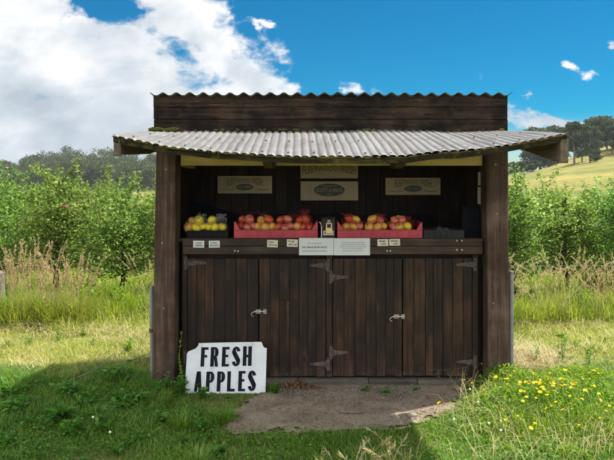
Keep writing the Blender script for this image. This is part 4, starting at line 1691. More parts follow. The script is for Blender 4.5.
# weathered stump at the left edge
mb = MB()
pts = [(0.17, -0.1), (0.165, 0.1), (0.15, 0.35), (0.147, 0.50), (0.13, 0.515), (0.0, 0.51)]
mb.lathe(pts, 18, Matrix.Translation((-4.02, 7.15, 0)))
tag(mb.build('fence_stump', wood('grey_stump', (0.09, 0.085, 0.08), (0.16, 0.15, 0.14), (0.27, 0.26, 0.25), 'z', 0.95), None, origin=(-4.02, 7.15, 0)), 'weathered grey stump at the left edge among the seeding grass', 'stump')


# ------------------------------------------------------------------ vegetation builders
def leaf_quads(P, d, nrm, L, Wd):
    """folded diamond leaves: base P, direction d, normal nrm, length, width"""
    n = len(P)
    side = np.cross(d, nrm)
    side /= np.linalg.norm(side, axis=1, keepdims=True) + 1e-9
    up = np.cross(side, d)
    mid = P + d * (L * 0.45)[:, None] + up * (Wd * 0.22)[:, None]
    a = P
    b = mid + side * (Wd * 0.5)[:, None]
    c = P + d * L[:, None] - up * (L * 0.10)[:, None]
    e = mid - side * (Wd * 0.5)[:, None]
    Vv = np.stack([a, b, c, e], 1).reshape(-1, 3)
    Q = np.arange(n * 4).reshape(-1, 4)
    return Vv, Q


def rand_dirs(n, rng, up=0.0):
    v = rng.normal(size=(n, 3))
    v[:, 2] += up
    return v / (np.linalg.norm(v, axis=1, keepdims=True) + 1e-9)


def blades_mesh(P, H, Wd, az, lean, rng, curve=1.0):
    """grass blades: 5 vertices each, bending over"""
    n = len(P)
    dx_, dy_ = np.cos(az), np.sin(az)
    sx_, sy_ = -dy_, dx_
    L1 = lean * H
    mid = P + np.stack([dx_ * L1 * 0.32, dy_ * L1 * 0.32, H * 0.58], -1)
    tip = P + np.stack([dx_ * L1, dy_ * L1, H * (1 - 0.28 * np.minimum(1.5, lean) * curve)], -1)
    s = np.stack([sx_, sy_, np.zeros(n)], -1)
    v0 = P - s * (Wd * 0.5)[:, None]
    v1 = P + s * (Wd * 0.5)[:, None]
    v2 = mid + s * (Wd * 0.38)[:, None]
    v3 = mid - s * (Wd * 0.38)[:, None]
    Vv = np.stack([v0, v1, v2, v3, tip], 1).reshape(-1, 3)
    i = np.arange(n) * 5
    Q = np.stack([i, i + 1, i + 2, i + 3], -1)
    T = np.stack([i + 3, i + 2, i + 4], -1)
    return Vv, Q, T


def field_noise(x, y, sc, seed):
    """cheap smooth noise from sines"""
    r = np.random.default_rng(seed)
    z = np.zeros_like(x)
    for k in range(7):
        a = r.uniform(0, 6.28)
        f = sc * r.uniform(0.6, 2.4)
        z += np.sin((x * np.cos(a) + y * np.sin(a)) * f + r.uniform(0, 6.28))
    return z / 7 * 1.6


def stand_mask(x, y):
    return (x > SX0 - 0.02) & (x < SX1 + 0.02) & (y > 4.56) & (y < 5.6)


def sow(n, x0, x1, y0, y1, rng, per_area_by_dist=True):
    y = rng.uniform(y0, y1, n)
    x = rng.uniform(x0, x1, n)
    return x, y


PATCH = [(0.90, 3.52), (1.05, 3.42), (1.5, 3.36), (2.4, 3.35), (2.9, 3.5), (2.9, 4.75), (2.2, 4.85), (1.6, 4.75), (1.12, 4.58), (1.12, 4.42), (1.06, 4.2), (0.98, 3.9)]

# --- short grass of the verge in front (mostly in the stand's shade)
rng = np.random.default_rng(3)
x, y = sow(230000, -3.4, 3.2, 2.2, 5.05, rng)
d = poly_dist(x, y, DIRT)
nz = field_noise(x, y, 9, 1)
keep = (d + nz * 0.10 > -0.16 * rng.uniform(0, 1, len(x)) ** 2.2) & ~stand_mask(x, y)
keep &= rng.uniform(0, 1, len(x)) < np.clip((d + nz * 0.05) * 9 + 0.25, 0.15, 1)
keep &= rng.uniform(0, 1, len(x)) < np.clip(0.75 + 0.5 * field_noise(x, y, 4, 5), 0.25, 1)
x, y, d = x[keep], y[keep], d[keep]
tuft = np.clip(0.5 + 0.75 * field_noise(x, y, 5, 2), 0, 1.6)
left_up = sstep(3.2, 4.2, y) * sstep(-0.4, -1.0, x) * (1 - sstep(4.5, 4.95, y))
H = (0.022 + 0.035 * tuft + 0.055 * left_up * tuft) * rng.uniform(0.5, 1.4, len(x)) * np.clip(d * 6 + 0.45, 0.45, 1)
H *= np.where((x > -1.08) & (x < -0.35) & (y > 3.9) & (y < 4.5), 0.3, 1.0)
P = np.stack([x, y, np.zeros_like(x)], -1)
Vv, Q, T = blades_mesh(P, H, rng.uniform(0.003, 0.0075, len(x)), rng.uniform(0, 6.28, len(x)), rng.uniform(0.3, 1.3, len(x)), rng)
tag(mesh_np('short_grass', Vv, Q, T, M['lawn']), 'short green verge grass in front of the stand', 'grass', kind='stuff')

# --- clover and small broad leaves through it
x, y = sow(30000, -3.2, 3.0, 2.3, 4.75, rng)
d = poly_dist(x, y, DIRT)
cl = field_noise(x, y, 3.2, 8) + 0.5 * field_noise(x, y, 9, 9)
keep = (d > 0.02) & (cl > 0.12) & ~stand_mask(x, y) & ~((x > -1.05) & (x < -0.35) & (y > 4.0))
x, y = x[keep], y[keep]
n = len(x)
P = np.stack([x, y, rng.uniform(0.01, 0.06, n)], -1)
az = rng.uniform(0, 6.28, n)
dd = np.stack([np.cos(az), np.sin(az), rng.uniform(-0.2, 0.6, n)], -1)
dd /= np.linalg.norm(dd, axis=1, keepdims=True)
Vv, Q = leaf_quads(P, dd, np.tile([0, 0, 1.0], (n, 1)) + rng.normal(size=(n, 3)) * 0.3, rng.uniform(0.012, 0.03, n), rng.uniform(0.010, 0.02, n))
tag(mesh_np('clover', Vv, Q, None, M['weed']), 'clover and small broad leaved weeds in the verge grass', 'clover', kind='stuff')

# --- sunny verge behind, drier
x, y = sow(190000, -5.2, 5.6, 4.55, 6.9, rng)
keep = ~stand_mask(x, y) & ~((x > -1.0) & (x < 1.2) & (y < 6.2)) & ((y > 4.85) | (x < -1.3) | (x > 1.5))
keep &= rng.uniform(0, 1, len(x)) < np.clip(0.72 + 0.6 * field_noise(x, y, 2.5, 15), 0.2, 1) * sstep(4.5, 5.0, y)
x, y = x[keep], y[keep]
H = (0.03 + 0.05 * np.clip(0.4 + field_noise(x, y, 3, 12), 0, 1.5)) * rng.uniform(0.5, 1.5, len(x))
P = np.stack([x, y, np.zeros_like(x)], -1)
Vv, Q, T = blades_mesh(P, H, rng.uniform(0.003, 0.006, len(x)), rng.uniform(0, 6.28, len(x)), rng.uniform(0.4, 1.6, len(x)), rng)
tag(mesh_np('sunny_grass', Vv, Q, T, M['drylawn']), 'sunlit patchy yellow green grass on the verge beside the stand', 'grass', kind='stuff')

# --- tall grass below the orchard trees
UNDER = []
nt_ = 1900
tx, ty = sow(nt_, -9, 9.5, 6.05, 11.0, rng)
ty = np.where(rng.uniform(0, 1, nt_) < 0.45, 6.1 + (ty - 6.05) * 0.28, ty)
edge = 6.25 + 0.25 * field_noise(tx, ty * 0, 1.6, 21) + np.where(tx > 0, 0.25, 0)
keep = (ty > edge) & ~((tx > -1.15) & (tx < 1.7)) & (field_noise(tx, ty, 1.5, 22) > -0.45)
tx, ty = tx[keep], ty[keep]
nt_ = len(tx)
th = rng.uniform(0.14, 0.48, nt_) * np.where(ty > 8.4, 0.6, 1) * (0.85 + 0.4 * field_noise(tx, ty, 1.1, 23))
trad = rng.uniform(0.05, 0.2, nt_)
cnt = (110 + 500 * trad).astype(int)
ti = np.repeat(np.arange(nt_), cnt)
n = len(ti)
ang = rng.uniform(0, 6.28, n)
q = np.sqrt(rng.uniform(0, 1, n))
x = tx[ti] + np.cos(ang) * q * trad[ti]
y = ty[ti] + np.sin(ang) * q * trad[ti]
H = np.maximum(th[ti], 0.08) * rng.uniform(0.45, 1.25, n) * (1.1 - 0.4 * q)
az_t = ang + rng.normal(size=n) * 0.9
P = np.stack([x, y, np.zeros_like(x)], -1)
Vv, Q, T = blades_mesh(P, H, rng.uniform(0.004, 0.0085, n), az_t, 0.12 + 0.9 * q * rng.uniform(0.3, 1.3, n), rng)
tag(mesh_np('tall_grass', Vv, Q, T, M['tall']), 'long yellow green grass growing below the orchard trees', 'grass', kind='stuff')

x, y = sow(60000, -9, 9.5, 6.1, 11.0, rng)
keep = ~((x > -1.15) & (x < 1.7)) & (y > 6.2 + 0.2 * field_noise(x, y * 0, 1.6, 21))
x, y = x[keep], y[keep]
P = np.stack([x, y, np.zeros_like(x)], -1)
Vv, Q, T = blades_mesh(P, rng.uniform(0.05, 0.16, len(x)), rng.uniform(0.004, 0.008, len(x)), rng.uniform(0, 6.28, len(x)), rng.uniform(0.4, 1.6, len(x)), rng)
tag(mesh_np('orchard_grass', Vv, Q, T, M['drylawn']), 'shorter sunlit grass between the tufts under the orchard trees', 'grass', kind='stuff')

# --- rough grass of the orchard alleys, farther
x, y = sow(60000, -22, 26, 11.0, 34.0, rng)
keep = np.abs(x) > 0.16 * y
x, y = x[keep], y[keep]
P = np.stack([x, y, terrain(x, y)], -1)
Vv, Q, T = blades_mesh(P, rng.uniform(0.1, 0.3, len(x)), rng.uniform(0.012, 0.022, len(x)), rng.uniform(0, 6.28, len(x)), rng.uniform(0.2, 1.2, len(x)), rng)
tag(mesh_np('alley_grass', Vv, Q, T, M['tall']), 'rough grass between the rows of the orchard', 'grass', kind='stuff')

# --- dry mown thatch lying along the foot of the tall grass
x, y = sow(7500, -5, 5.5, 5.7, 6.7, rng)
line = 6.15 + 0.2 * field_noise(x, y * 0, 1.6, 31) + np.where(x > 0, 0.25, 0)
keep = (np.abs(y - line) < 0.22 * rng.uniform(0.2, 1, len(x))) & ~((x > -1.1) & (x < 1.6)) & (field_noise(x, y, 1.2, 33) > -0.35)
x, y = x[keep], y[keep]
hx = rng.uniform(1.62, 2.05, 1500)
hy = rng.uniform(4.75, 5.35, 1500)
x, y = np.concatenate([x, hx]), np.concatenate([y, hy])
P = np.stack([x, y, rng.uniform(0.0, 0.06, len(x))], -1)
Vv, Q, T = blades_mesh(P, rng.uniform(0.03, 0.12, len(x)), rng.uniform(0.003, 0.007, len(x)), rng.uniform(0, 6.28, len(x)), rng.uniform(1.2, 4.5, len(x)), rng, 0.2)
tag(mesh_np('dry_thatch', Vv, Q, T, M['pale_straw']), 'dry straw thatch lying along the foot of the long grass', 'dry grass', kind='stuff')


r9 = np.random.default_rng(61)
cx_, cy_ = r9.uniform(-4.2, 4.4, 60), r9.uniform(4.95, 6.1, 60)
ok_ = (cx_ < -1.5) | (cx_ > 1.6)
cx_, cy_ = cx_[ok_], cy_[ok_]
pi_ = r9.integers(0, len(cx_), 2600)
x = cx_[pi_] + r9.normal(size=2600) * 0.14
y = cy_[pi_] + r9.normal(size=2600) * 0.07
ok_ = (x < -1.3) | (x > 1.5)
x, y = x[ok_], y[ok_]
P = np.stack([x, y, r9.uniform(0.0, 0.05, len(x))], -1)
Vv, Q, T = blades_mesh(P, r9.uniform(0.02, 0.09, len(x)), r9.uniform(0.003, 0.006, len(x)), r9.uniform(0, 6.28, len(x)), r9.uniform(0.8, 4.0, len(x)), r9, 0.3)
tag(mesh_np('dead_grass', Vv, Q, T, M['pale_straw']), 'patches of dead mown grass on the sunlit verge', 'dry grass', kind='stuff')


# --- seeding grass: culms with feathery heads
def seed_grass(name, spots, hts, mat, label, group, headlen=0.16, seed=1, head_w=0.010, nhead=26, lean=0.25):
    r = np.random.default_rng(seed)
    V_all, Q_all, T_all = [], [], []
    base = 0

    def push(V0, Q0, T0):
        nonlocal base
        V_all.append(V0)
        Q_all.append(Q0 + base)
        if T0 is not None:
            T_all.append(T0 + base)
        base += len(V0)
    for (sx_, sy_), h in zip(spots, hts):
        az_ = r.uniform(0, 6.28)
        ln = r.uniform(0.3, 1.0) * lean
        n = 9
        pts = []
        for i in range(n):
            u = i / (n - 1)
            o = ln * h * u ** 2
            pts.append((sx_ + math.cos(az_) * o, sy_ + math.sin(az_) * o * 0.6, h * (u - 0.15 * ln * u ** 3)))
        pts = np.array(pts)
        wv = 0.0030
        Vc = np.concatenate([pts + [wv / 2, 0, 0], pts - [wv / 2, 0, 0]])
        i = np.arange(n - 1)
        push(Vc, np.stack([i, i + 1, i + 1 + n, i + n], -1), None)
        # head: many little spikelets round the upper culm
        u = r.uniform(1 - headlen / h, 1.0, nhead)
        f = u * (n - 1)
        k = np.clip(f.astype(int), 0, n - 2)
        Pp = pts[k] + (pts[k + 1] - pts[k]) * (f - k)[:, None]
        tdir = pts[k + 1] - pts[k]
        tdir /= np.linalg.norm(tdir, axis=1, keepdims=True)
        dd_ = tdir + r.normal(size=(nhead, 3)) * 0.35
        dd_ /= np.linalg.norm(dd_, axis=1, keepdims=True)
        V0, Q0 = leaf_quads(Pp, dd_, rand_dirs(nhead, r), r.uniform(0.02, 0.04, nhead), r.uniform(0.5, 1.1, nhead) * head_w)
        push(V0, Q0, None)
    return np.concatenate(V_all), np.concatenate(Q_all)


# the pinkish clump at the left, in a few plants; label each by its place
def seed_clump(cx, cy, rad, count, h0, h1, mat, label, group, seed, **kw):
    r = np.random.default_rng(seed)
    a = r.uniform(0, 6.28, count)
    q = np.sqrt(r.uniform(0, 1, count)) * rad
    spots = np.stack([np.cos(a) * q, np.sin(a) * q * 0.6], -1)
    hts = r.uniform(h0, h1, count)
    Vv, Q = seed_grass('seed_grass', spots, hts, mat, label, group, seed=seed, **kw)
    nb = count * 7
    a = r.uniform(0, 6.28, nb)
    q = np.sqrt(r.uniform(0, 1, nb)) * rad * 1.1
    root = empty('seeding_grass', (cx, cy, gz(cx, cy)))
    tag(root, label, 'grass clump', group)
    mesh_np('seed_heads', Vv, Q, None, mat, root)
    Pb = np.stack([np.cos(a) * q, np.sin(a) * q * 0.6, np.zeros(nb)], -1)
    V2, Q2, T2 = blades_mesh(Pb, r.uniform(0.25, 0.55, nb) * h1, r.uniform(0.004, 0.008, nb), r.uniform(0, 6.28, nb), r.uniform(0.3, 1.1, nb), r)
    mesh_np('blades', V2, Q2, T2, M['tall'], root)
    return root


rw2 = random.Random(5)
for k in range(34):
    side = -1 if k % 2 else 1
    a = side * rw2.uniform(1.75, 5.0)
    b = rw2.uniform(6.7, 8.6)
    UNDER.append((a, b, rw2.uniform(0.25, 0.55), rw2.randint(6, 10)))
GR = 'seeding grass clumps by the orchard'
seed_clump(-3.35, 6.7, 0.34, 56, 0.60, 0.98, M['straw'], 'pinkish brown seeding grass clump, tallest at the left edge', GR, 101, headlen=0.24, head_w=0.012, nhead=40)
seed_clump(-2.86, 6.55, 0.26, 44, 0.50, 0.90, M['straw'], 'pinkish brown seeding grass clump just right of the tallest one', GR, 102, headlen=0.24, head_w=0.012, nhead=40, lean=0.4)
seed_clump(-3.75, 6.6, 0.26, 30, 0.5, 0.85, M['straw'], 'brown seeding grass clump beside the weathered stump', GR, 103, headlen=0.22, nhead=34)
seed_clump(-1.72, 6.9, 0.28, 18, 0.5, 0.82, M['pale_straw'], 'thin pale seeding grass clump left of the pipe post', GR, 104, headlen=0.18, lean=0.45)
seed_clump(-2.15, 6.5, 0.36, 16, 0.35, 0.6, M['tall'], 'bright green seeding grass mound in the middle of the left verge', GR, 105, headlen=0.1)
seed_clump(1.78, 6.7, 0.20, 22, 0.55, 0.86, M['pale_straw'], 'pale arching seed heads close to the right pipe post', GR, 106, headlen=0.16, lean=0.9, nhead=36)
seed_clump(2.22, 6.9, 0.26, 18, 0.5, 0.82, M['pale_straw'], 'pale arching seed heads in front of the first right apple tree', GR, 107, headlen=0.16, lean=0.9, nhead=36)
seed_clump(3.0, 7.2, 0.3, 14, 0.5, 0.9, M['pale_straw'], 'upright pale seed heads near the right edge', GR, 108, headlen=0.2, lean=0.4)
seed_clump(3.55, 7.0, 0.28, 14, 0.45, 0.8, M['straw'], 'brownish seed heads at the right edge of the verge', GR, 109, headlen=0.2, lean=0.4)
seed_clump(1.95, 6.55, 0.26, 34, 0.45, 0.92, M['pale_straw'], 'dense tangled dry seed grass just right of the pipe post', GR, 121, headlen=0.16, lean=1.0, nhead=36)
seed_clump(2.62, 6.6, 0.28, 30, 0.45, 0.88, M['pale_straw'], 'tangled arching dry seed grass before the middle right apple tree', GR, 122, headlen=0.16, lean=0.9, nhead=36)
seed_clump(3.25, 6.7, 0.30, 30, 0.45, 0.90, M['straw'], 'tangled brownish seed grass farthest toward the right edge', GR, 123, headlen=0.18, lean=0.7, nhead=36)
seed_clump(-1.95, 7.0, 0.3, 22, 0.5, 0.85, M['pale_straw'], 'pale upright seed heads under the tree nearest the left post', GR, 124, headlen=0.18, lean=0.5, nhead=34)
# dry tuft at the very front
seed_clump(0.40, 3.13, 0.16, 19, 0.12, 0.24, M['pale_straw'], 'dry pale grass stalks in the shaded front lawn', 'dry stalk tufts at the front', 110, headlen=0.05, head_w=0.007, nhead=16, lean=0.9)
seed_clump(0.16, 3.05, 0.10, 8, 0.10, 0.20, M['pale_straw'], 'small dry stalk tuft left of the larger one at the front', 'dry stalk tufts at the front', 111, headlen=0.05, head_w=0.007, nhead=16, lean=1.2)


# --- leafy weeds
UNDER_DONE = True
def weed_plant(cx, cy, nst, h, spread, leafL, nl, label, mat, seed, group='leafy weeds in the verge', name='leafy_weed', cat='weed', parts=True):
    r = np.random.default_rng(seed)
    root = empty(name, (cx, cy, 0))
    tag(root, label, cat, group)
    mb = MB()
    Ps, Ds, Ns, Ls = [], [], [], []
    for s in range(nst):
        a = r.uniform(0, 6.28)
        l = r.uniform(0.2, 1) * spread
        hh = h * r.uniform(0.55, 1.0)
        pts = []
        for i in range(6):
            u = i / 5
            pts.append(Vector((math.cos(a) * l * u ** 1.3 + r.normal() * 0.003, math.sin(a) * l * u ** 1.3 + r.normal() * 0.003, hh * (u - 0.12 * u * u))))
        mb.tube([p + Vector((cx, cy, 0)) for p in pts], [0.0032 * (1 - 0.6 * i / 5) for i in range(6)], 5)
        for k in range(nl):
            u = r.uniform(0.08, 1.0)
            f = u * 5
            i = min(int(f), 4)
            p = pts[i].lerp(pts[i + 1], f - i)
            az_ = r.uniform(0, 6.28)
            Ps.append(p)
            dv = Vector((math.cos(az_), math.sin(az_), r.uniform(-0.1, 0.9))).normalized()
            Ds.append(dv)
            Ns.append(Vector((0, 0, 1)) + Vector(r.normal(size=3)) * 0.35)
            Ls.append(leafL * r.uniform(0.5, 1.15) * (1.2 - 0.6 * u))
    mb.build('stem', M['weed'], root)
    L_ = np.array(Ls)
    V0, Q0 = leaf_quads(np.array(Ps), np.array(Ds), np.array(Ns), L_, L_ * r.uniform(0.38, 0.55, len(L_)))
    mesh_np('foliage', V0, Q0, None, mat, root)
    return root


WP = [(-1.02, 4.36, 7, 0.24, 0.10, 0.05, 16, 'bushy weed between the left post and the white sign', 'weed'),
      (-1.16, 4.30, 6, 0.20, 0.12, 0.05, 16, 'low bushy weed at the foot of the left post', 'weed'),
      (-0.86, 4.27, 6, 0.12, 0.09, 0.045, 14, 'small weed in front of the lower left corner of the white sign', 'weed'),
      (-0.335, 4.36, 6, 0.13, 0.07, 0.045, 12, 'narrow leaved weed at the right corner of the white sign', 'weed'),
      (-0.66, 4.28, 4, 0.04, 0.06, 0.02, 12, 'low weed in front of the letters on the white sign', 'weed'),
      (-1.42, 4.20, 7, 0.16, 0.16, 0.06, 14, 'spreading weed left of the left post', 'weed'),
      (-1.55, 4.55, 10, 0.22, 0.20, 0.10, 7, 'spiky long leaved weed by the left pipe post', 'weed'),
      (-2.05, 3.95, 7, 0.16, 0.16, 0.09, 9, 'broad leaved dock in the shaded grass, nearest the left edge', 'weed'),
      (-1.72, 3.85, 7, 0.17, 0.14, 0.10, 9, 'broad leaved dock in the middle of the shaded left grass', 'weed'),
      (-1.86, 4.25, 6, 0.15, 0.13, 0.07, 10, 'medium weed behind the two broad docks', 'weed'),
      (-2.35, 4.35, 6, 0.15, 0.15, 0.06, 12, 'low weed on the sunny edge of the left grass', 'weed'),
      (0.33, 4.40, 5, 0.055, 0.07, 0.03, 12, 'tiny green weed before the sill right of centre', 'weed'),
      (0.48, 4.36, 6, 0.065, 0.10, 0.03, 14, 'low green weed patch before the right hand doors', 'weed'),
      (0.72, 4.42, 4, 0.05, 0.07, 0.025, 12, 'sparse weed before the rightmost door', 'weed'),
      (2.05, 4.95, 3, 0.36, 0.05, 0.06, 9, 'upright dock stalk in the sunny grass right of the stand', 'weed'),
      (2.30, 5.0, 3, 0.34, 0.06, 0.05, 9, 'second upright dock stalk farther right in the sunny grass', 'weed'),
      (1.84, 5.0, 3, 0.24, 0.05, 0.05, 9, 'short upright weed close to the right pipe post', 'weed')]
for i, (a, b, ns_, h, sp, ll, nl, lab, mt) in enumerate(WP):
    weed_plant(a, b, ns_, h, sp, ll, nl, lab, M[mt], 300 + i)
for k, (a, b, h_, ns_) in enumerate(UNDER):
    weed_plant(a, b, ns_, h_, 0.16, 0.075, 14, 'tall leafy weed under the orchard trees on the ' + ('left' if a < 0 else 'right'), M['bloomweed'], 1500 + k, group='tall weeds under the trees on the ' + ('left' if a < 0 else 'right'))
rw = random.Random(72)
made = 0
while made < 30:
    a, b = rw.uniform(-3.6, 3.9), rw.uniform(4.95, 6.2)
    if -1.5 < a < 1.7:
        continue
    made += 1
    weed_plant(a, b, rw.randint(3, 6), rw.uniform(0.05, 0.16), rw.uniform(0.05, 0.1), rw.uniform(0.03, 0.06), rw.randint(7, 11), 'small leafy weed in the sunlit verge on the ' + ('left' if a < 0 else 'right') + ' of the stand', M['bloomweed'], 1800 + made,
               group='small weeds in the sunlit verge on the ' + ('left' if a < 0 else 'right'))
rw = random.Random(71)
made = 0
while made < 90:
    a, b = rw.uniform(-2.6, -0.55), rw.uniform(2.9, 4.55)
    if a > -1.1 and b > 3.95:
        continue
    if abs(a) > 0.58 * b:
        continue
    made += 1
    big = rw.uniform(0.6, 1.25) * (0.55 + 0.45 * min(1, max(0, (b - 3.0))))
    weed_plant(a, b, rw.randint(4, 7), 0.11 * big, 0.10 * big, rw.uniform(0.03, 0.075) * big, rw.randint(8, 13), 'small leafy weed among the shaded grass left of the dirt', M['weed'], 400 + made, group='small weeds in the shaded left grass')
made = 0
while made < 13:
    a, b = rw.uniform(-2.7, -0.4), rw.uniform(2.9, 4.75)
    if (a > -1.2 and b > 3.9) or abs(a) > 0.58 * b:
        continue
    made += 1
    r = np.random.default_rng(900 + made)
    nb = 150
    ang = r.uniform(0, 6.28, nb)
    q = np.sqrt(r.uniform(0, 1, nb))
    Pb = np.stack([np.cos(ang) * q * 0.07, np.sin(ang) * q * 0.07, np.zeros(nb)], -1)
    V2, Q2, T2 = blades_mesh(Pb, r.uniform(0.05, 0.125, nb), r.uniform(0.003, 0.006, nb), ang, 0.2 + q * r.uniform(0.3, 1.2, nb), r)
    o = mesh_np('grass_tuft', V2, Q2, T2, M['lawn'])
    o.location = (a, b, 0)
    tag(o, 'longer grass tuft in the shaded verge left of the dirt', 'grass tuft', 'long grass tufts in the shaded left grass')
# the tall thin seeding weed before the left post
root = empty('tall_weed', (-1.05, 4.40, 0))
tag(root, 'tall thin weed with yellowing seed spike in front of the left post', 'weed')
mb = MB()
pts = [Vector((-1.05 + 0.008 * math.sin(i * 0.9), 4.40, 0.46 * i / 9)) for i in range(10)]
mb.tube(pts, [0.0032 - 0.0002 * i for i in range(10)], 6)
mb.build('stem', M['tall'], root)
r = np.random.default_rng(77)
u = r.uniform(0.25, 1, 110)
Pp = np.stack([0.008 * np.sin(u * 8.1), np.zeros(110), 0.46 * u], -1)
V0, Q0 = leaf_quads(Pp, rand_dirs(110, r, 0.8), rand_dirs(110, r), r.uniform(0.008, 0.02, 110), r.uniform(0.005, 0.009, 110))
mesh_np('seed_spike', V0, Q0, None, M['tall'], root)

# --- the mound of yellow flowers on the right
x, y = sow(11000, 0.55, 3.0, 3.3, 4.85, rng)
d = poly_dist(x, y, PATCH)
keep = (d < 0.03 * field_noise(x, y, 9, 41))
x, y, d = x[keep], y[keep], d[keep]
hloc = np.clip(-d * 0.75, 0.02, 0.17) * (1 - 0.45 * sstep(4.35, 4.8, y) * sstep(1.9, 1.3, x)) * np.clip(0.72 + 0.55 * field_noise(x, y, 7, 42), 0.15, 1.5) * (0.6 + 0.5 * sstep(3.5, 4.2, y))
thin_ = rng.uniform(0, 1, len(x)) < np.clip(0.55 + 0.7 * field_noise(x, y, 11, 43), 0.15, 1)
x, y, d, hloc = x[thin_], y[thin_], d[thin_], hloc[thin_]
k = 26
Pm = np.repeat(np.stack([x, y, np.zeros_like(x)], -1), k, 0)
n = len(Pm)
Pm[:, :2] += rng.normal(size=(n, 2)) * 0.018
Pm[:, 2] = np.repeat(np.maximum(hloc, 0.02), k) * rng.uniform(0.05, 1.0, n) ** 0.7
sel = rng.uniform(0, 1, n) < 0.62
Pm = Pm[sel]
n = len(Pm)
az = rng.uniform(0, 6.28, n)
dd = np.stack([np.cos(az), np.sin(az), rng.uniform(-0.1, 1.3, n)], -1)
dd /= np.linalg.norm(dd, axis=1, keepdims=True)
LL = rng.uniform(0.012, 0.034, n)
Vv, Q = leaf_quads(Pm, dd, np.tile([0, 0, 1.0], (n, 1)) + rng.normal(size=(n, 3)) * 0.5, LL, LL * rng.uniform(0.3, 0.6, n))
tag(mesh_np('wildflower_foliage', Vv, Q, None, M['bloomweed']), 'sunlit mound of small leaved wildflower plants right of the dirt', 'wildflowers', kind='stuff')
# grass blades through the mound
bx, by = sow(15000, 0.55, 3.0, 3.3, 4.85, rng)
db = poly_dist(bx, by, PATCH)
kp = db < 0.05
bx, by, db = bx[kp], by[kp], db[kp]
Hb = np.clip(-db * 0.75, 0.04, 0.19) * (1 - 0.45 * sstep(4.35, 4.8, by) * sstep(1.9, 1.3, bx)) * rng.uniform(0.6, 1.25, len(bx))
Vv, Q, T = blades_mesh(np.stack([bx, by, np.zeros_like(bx)], -1), Hb, rng.uniform(0.003, 0.006, len(bx)), rng.uniform(0, 6.28, len(bx)), rng.uniform(0.2, 0.9, len(bx)), rng)
tag(mesh_np('wildflower_grass', Vv, Q, T, M['bloomweed']), 'grass blades growing through the wildflower mound', 'grass', kind='stuff')

bx, by = sow(5200, 0.7, 3.0, 3.2, 4.95, rng)
kp = rng.uniform(0, 1, len(bx)) < 0.35 + 0.6 * field_noise(bx, by, 5, 51)
bx, by = bx[kp], by[kp]
Vv, Q, T = blades_mesh(np.stack([bx, by, np.zeros_like(bx)], -1), rng.uniform(0.05, 0.26, len(bx)), rng.uniform(0.002, 0.0045, len(bx)), rng.uniform(0, 6.28, len(bx)), rng.uniform(0.3, 1.8, len(bx)), rng)
tag(mesh_np('dry_blades', Vv, Q, T, M['pale_straw']), 'dry straw blades standing and leaning in the wildflower mound', 'dry grass', kind='stuff')
# flower head: two rings of petals
fv, fq = [], []
rf = np.random.default_rng(5)
for ring, (cnt, L0, up) in enumerate(((15, 1.0, 0.22), (11, 0.68, 0.5))):
    for k in range(cnt):
        a = 2 * math.pi * (k + 0.4 * ring) / cnt
        L1 = L0 * rf.uniform(0.85, 1.05)
        d1 = np.array([math.cos(a), math.sin(a), up * rf.uniform(0.6, 1.4)])
        sd = np.array([-math.sin(a), math.cos(a), 0]) * 0.17
        b0 = len(fv)
        fv += [d1 * 0.05 - sd * 0.4, d1 * L1 - sd, d1 * L1 * 1.04 + sd, d1 * 0.05 + sd * 0.4]
        fq.append((b0, b0 + 1, b0 + 2, b0 + 3))
bloom_me = mesh_np('bloom', np.array(fv), np.array(fq), None, M['petal'], link=False)
mb = MB()
mb.tube([(0, 0, 0), (0.006, 0.004, 0.12), (-0.002, 0.0, 0.24), (0, 0, 0.30)], [0.0018, 0.0016, 0.0014, 0.0014], 5)
o = mb.build('stem', M['bloomweed'])
fstem_me = o.data
bpy.data.objects.remove(o)


def flower(x, y, h, r, label, group, tilt=None):
    root = empty('yellow_flower', (x, y, 0))
    tag(root, label, 'flower', group)
    inst('stem', fstem_me, (0, 0, 0), root, (0, 0, random.uniform(0, 6.28)), (1, 1, h / 0.30))
    tl = tilt if tilt is not None else (random.uniform(-0.7, 0.5), random.uniform(-0.3, 0.8), 0)
    inst('bloom', bloom_me, (0, 0, h), root, (tl[0], tl[1], random.uniform(0, 6.28)), (r, r, r))


flpx = [(464, 380), (472, 383), (514, 371), (506, 379), (517, 380), (520, 382), (527, 378), (533, 374), (535, 377), (529, 384), (526, 382), (540, 382), (545, 384), (536, 388), (537, 389), (543, 387), (548, 379), (550, 382), (553, 386), (557, 390),
        (560, 388), (562, 382), (565, 385), (567, 392), (572, 388), (576, 383), (579, 386), (583, 379), (586, 391), (592, 386), (599, 394), (523, 401), (536, 398), (526, 397), (556, 402), (573, 402), (582, 399), (597, 404), (518, 416), (531, 428), (606, 411),
        (579, 425), (512, 396), (585, 390), (590, 389), (565, 370), (484, 390), (496, 377), (547, 395), (555, 384), (561, 379), (540, 392), (600, 418), (590, 379), (570, 396), (550, 373), (544, 378)]
rfl = random.Random(3)
for _ in range(46):
    flpx.append((min(612, max(508, rfl.gauss(545, 26))), rfl.gauss(385, 6)))
for _ in range(16):
    flpx.append((rfl.uniform(500, 612), rfl.uniform(385, 425)))
for (px, py) in flpx:
    h = 0.22 if py < 405 else 0.15
    h *= random.uniform(0.88, 1.12)
    D = F * (EYE - h) / (py - 188)
    D = min(D, 4.5)
    flower((px - 320) * D / F, D, h, random.uniform(0.0075, 0.0135), 'yellow dandelion like flower on the sunlit wildflower mound', 'yellow flowers on the wildflower mound')
